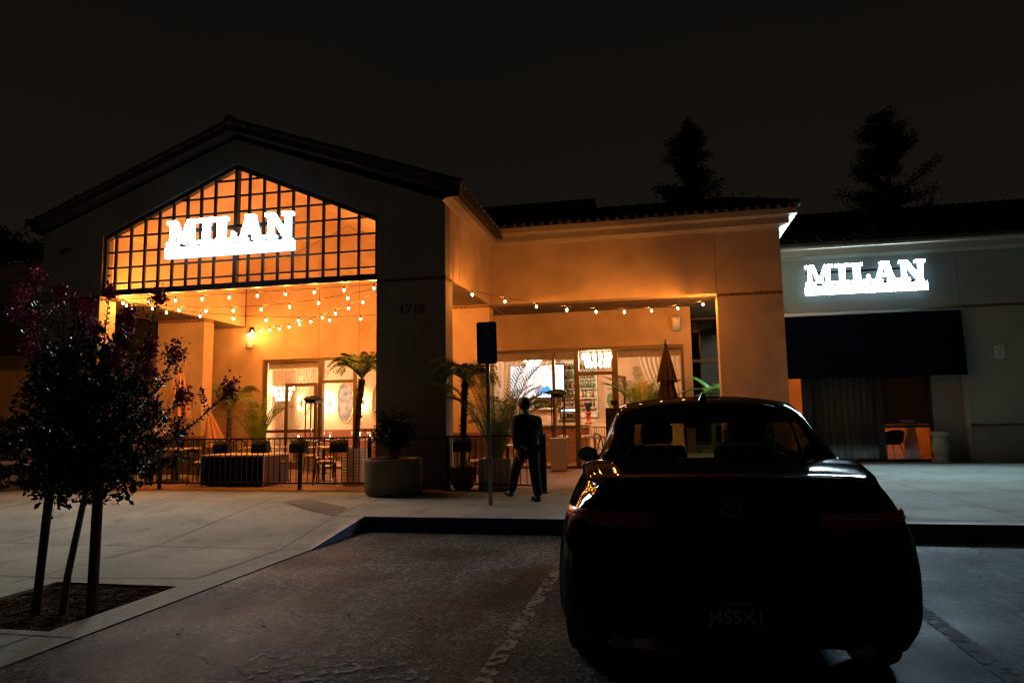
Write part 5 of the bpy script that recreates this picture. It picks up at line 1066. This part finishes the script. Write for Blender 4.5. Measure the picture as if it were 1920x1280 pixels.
# round badge: ring, quartered disc
bo = part(MB().tube([(.047*cos(a*.262), 0, .047*sin(a*.262)) for a in range(25)], .0035, 5), 'badge', 'chrome', car); bo.location = (-.01, -.004, 1.0-.012)
part(MB().prism([(.045*cos(a*.262), .045*sin(a*.262)) for a in range(24)], .000, .012), 'badge_disc', 'plastic', bo); part(MB().tube([(.029*cos(a*.262), -.004, .029*sin(a*.262)) for a in range(25)], .0012, 4), 'inner_ring', 'rim', bo)
for q, mm in ((0, 'white'), (1, 'signblue'), (2, 'white'), (3, 'signblue')):
    part(MB().poly([(0, -.0025, 0)]+[(.027*cos(q*pi/2+k*pi/12+pi/2), -.0025, .027*sin(q*pi/2+k*pi/12+pi/2)) for k in range(7)]), 'quadrant', 'rim' if mm == 'white' else mm, bo)
for tx, dx, an in (('B', -.022, .65), ('M', 0, 0), ('W', .022, -.65)): o = text_mesh(tx, .014, .0004, 'lettering', 'rim', bo, (sin(-an)*.037, -.005, cos(an)*.037)); o.rotation_euler = (pi/2, -(-an), 0)
# interior
for x, y in ((-.36, 2.55), (.36, 2.55)):
    so = part(MB().box(-.25, .25, -.06, .07, .70, 1.19), 'front_seat', 'seat', car, bevel=.05); so.location = (x, y, 0)
    h_ = part(MB().box(-.135, .135, -.045, .045, 1.205, 1.385), 'headrest', 'seat', so, bevel=.04)
rb = MB(); rb.box(-.66, .66, 1.30, 1.42, .9, 1.09); part(rb, 'rear_bench', 'seat', car, bevel=.03)
for x in (-.40, .40): h_ = part(MB().sphere((0, 0, 0), .12, 14, 8, sz=.6), 'rear_headrest', 'seat', car, smooth=True); h_.location = (x, 1.36, 1.12); h_.scale = (1, .45, 1)
part(MB().box(-.75, .75, 3.25, 4.0, .98, 1.05), 'dashboard', 'plastic', car, bevel=.03)
sw = part(MB().tube([(.185*cos(i*.262), 0, .185*sin(i*.262)) for i in range(25)], .014, 8), 'steering_wheel', 'plastic', car, smooth=True); sw.location = (-.37+.74, 3.05, 1.06); sw.rotation_euler = (rad(-22), 0, 0)
part(MB().obox((0, 0, 0), .34, .04, .04), 'spoke', 'plastic', sw)
rv = part(MB().sphere((0, 0, 0), .12, 16, 10, sz=.33), 'rear_view_mirror', 'plastic', car, smooth=True); rv.location = (0, 3.18, 1.36); rv.scale = (1, .25, 1); mg = part(MB().prism([(.108*cos(i*.262), .033*sin(i*.262)) for i in range(24)], -.128, -.120), 'mirror_glass', 'mirror', rv)
part(MB().tube([(0, 0, 0), (0, .06, .08)], .012, 6), 'mirror_stalk', 'plastic', car).location = (0, 3.2, 1.37)

# ------------------------------------------------------------------ the person walking past
def skin(name, joints, edges, m, parent, sub=2, root=0):
    me = bpy.data.meshes.new(name+'_skeleton'); me.from_pydata([j[0] for j in joints], edges, []); o = bpy.data.objects.new(name, me); COL.objects.link(o)
    o.modifiers.new('skin', 'SKIN'); sv = me.skin_vertices[0].data
    for i, j in enumerate(joints): sv[i].radius = j[1] if isinstance(j[1], tuple) else (j[1], j[1]); sv[i].use_root = i == root
    o.modifiers.new('sub', 'SUBSURF').levels = sub; o.modifiers['sub'].render_levels = sub
    dg = bpy.context.evaluated_depsgraph_get(); dg.update(); nm = bpy.data.meshes.new_from_object(o.evaluated_get(dg)); bpy.data.objects.remove(o)
    nm.materials.clear(); nm.materials.append(M[m]); [setattr(p, 'use_smooth', True) for p in nm.polygons]
    r = bpy.data.objects.new(name, nm); COL.objects.link(r); r.parent = parent; return r
pe = thing('person', 'person in dark jacket and trousers walking past the short railing, seen from behind', 'person', (-2.02, 10.75, 0), rad(38)); pe.scale = (.97, .97, .97)
hip, LH, RH = (0, 0, .84), (-.09, 0, .80), (.09, 0, .80)
# walking away: left leg trails, right leg planted
LK, LA, LT = (-.11, .24, .48), (-.13, .36, .13), (-.13, .51, .08); RK, RA, RT = (.10, -.03, .45), (.10, -.14, .085), (.10, .00, .035)
LS, LE, LW = (-.20, .04, 1.27), (-.26, -.10, 1.03), (-.24, -.10, .80); RS, RE, RW = (.20, .04, 1.27), (.26, .10, 1.03), (.23, .30, .93)
J = [(hip, (.13, .10)), ((0, .01, 1.05), (.12, .09)), ((0, .02, 1.24), (.15, .10)), ((0, .03, 1.33), .07), ((0, .075, 1.39), .062),
     (LS, .045), (LE, .038), (LW, .028), (RS, .045), (RE, .042), (RW, .028), (LH, .085), (LK, .055), (LA, .038), (LT, (.035, .03)), (RH, .085), (RK, .055), (RA, .038), (RT, (.035, .03)),
     ((0, .11, 1.44), (.070, .082)), ((0, .125, 1.515), (.080, .095)), ((0, .115, 1.58), (.055, .07))]
E_ = [(0, 1), (1, 2), (2, 3), (3, 4), (2, 5), (5, 6), (6, 7), (2, 8), (8, 9), (9, 10), (0, 11), (11, 12), (12, 13), (13, 14), (0, 15), (15, 16), (16, 17), (17, 18), (4, 19), (19, 20), (20, 21)]
def hand(W0, E0, s):       # palm, four fingers and a thumb continue the forearm
    W0, E0 = Vector(W0), Vector(E0); d = (W0-E0).normalized(); side = Vector((0, 1, 0)).cross(d).normalized(); fwd = d.cross(side).normalized()
    b = len(J); w = E_w[s]; J.append((tuple(W0+d*.05), (.030, .016))); E_.append((w, b))
    for k, (o_, l) in enumerate(((-.028, .065), (-.010, .075), (.009, .070), (.027, .055))):
        n = len(J); J.append((tuple(W0+d*.085+fwd*o_), .0095)); J.append((tuple(W0+d*(.085+l*.55)+fwd*o_+side*.008*s), .0085)); J.append((tuple(W0+d*(.085+l*.95)+fwd*o_+side*.022*s), .007)); E_.extend([(b, n), (n, n+1), (n+1, n+2)])
    n = len(J); J.append((tuple(W0+d*.04-fwd*.035), .011)); J.append((tuple(W0+d*.075-fwd*.05), .009)); E_.extend([(b, n), (n, n+1)])
E_w = {-1: 7, 1: 10}; hand(LW, LE, -1); hand(RW, RE, 1)
bd = skin('body', J, E_, 'skin', pe)
fc = MB(); fc.smooth = True; fc.lathe([(.004, -.03), (.012, -.018), (.012, 0), (.006, .02)], 8, (0, .222, 1.50)); part(fc, 'nose', 'skin', bd)
for x in (-.03, .03): part(MB().sphere((x, .21, 1.525), .011, 8, 6), 'eye', 'ink', bd, smooth=True)
part(MB().tube([(-.022, .205, 1.462), (0, .21, 1.46), (.022, .205, 1.462)], .004, 5), 'mouth', 'red', bd)
for x in (-.082, .082): e_ = part(MB().sphere((0, 0, 0), .028, 8, 6), 'ear', 'skin', bd, smooth=True); e_.location = (x*1.08, .115, 1.515); e_.scale = (.35, .7, 1)
hr = part(MB().sphere((0, 0, 0), .112, 18, 12), 'hair', 'hair', bd, smooth=True); hr.location = (0, .095, 1.55); hr.scale = (.90, 1.08, 1.0)
skin('jacket', [((0, 0, .76), (.205, .15)), ((0, .01, 1.0), (.20, .145)), ((0, .02, 1.2), (.225, .15)), ((0, .055, 1.385), (.098, .10)), (LS, .10), (LE, .075), (tuple(Vector(LW)+Vector((0, 0, .01))), .048), (RS, .10), (RE, .075), (tuple(Vector(RW)), .052)],
     [(0, 1), (1, 2), (2, 3), (2, 4), (4, 5), (5, 6), (2, 7), (7, 8), (8, 9)], 'jacket', pe)
skin('trousers', [((0, 0, .84), (.15, .12)), (LH, .105), (LK, .090), (tuple(Vector(LA)+Vector((0, 0, -.02))), .075), (RH, .105), (RK, .090), (tuple(Vector(RA)+Vector((0, 0, -.02))), .075)], [(0, 1), (1, 2), (2, 3), (0, 4), (4, 5), (5, 6)], 'trouser', pe)
for A, T in ((LA, LT), (RA, RT)): skin('shoe', [(tuple(Vector(A)+Vector((0, -.03, -.045))), (.062, .055)), (tuple((Vector(A)+Vector(T))/2+Vector((0, 0, -.02))), (.062, .050)), (tuple(Vector(T)+Vector((0, .05, .005))), (.055, .042))], [(0, 1), (1, 2)], 'shoe', pe)
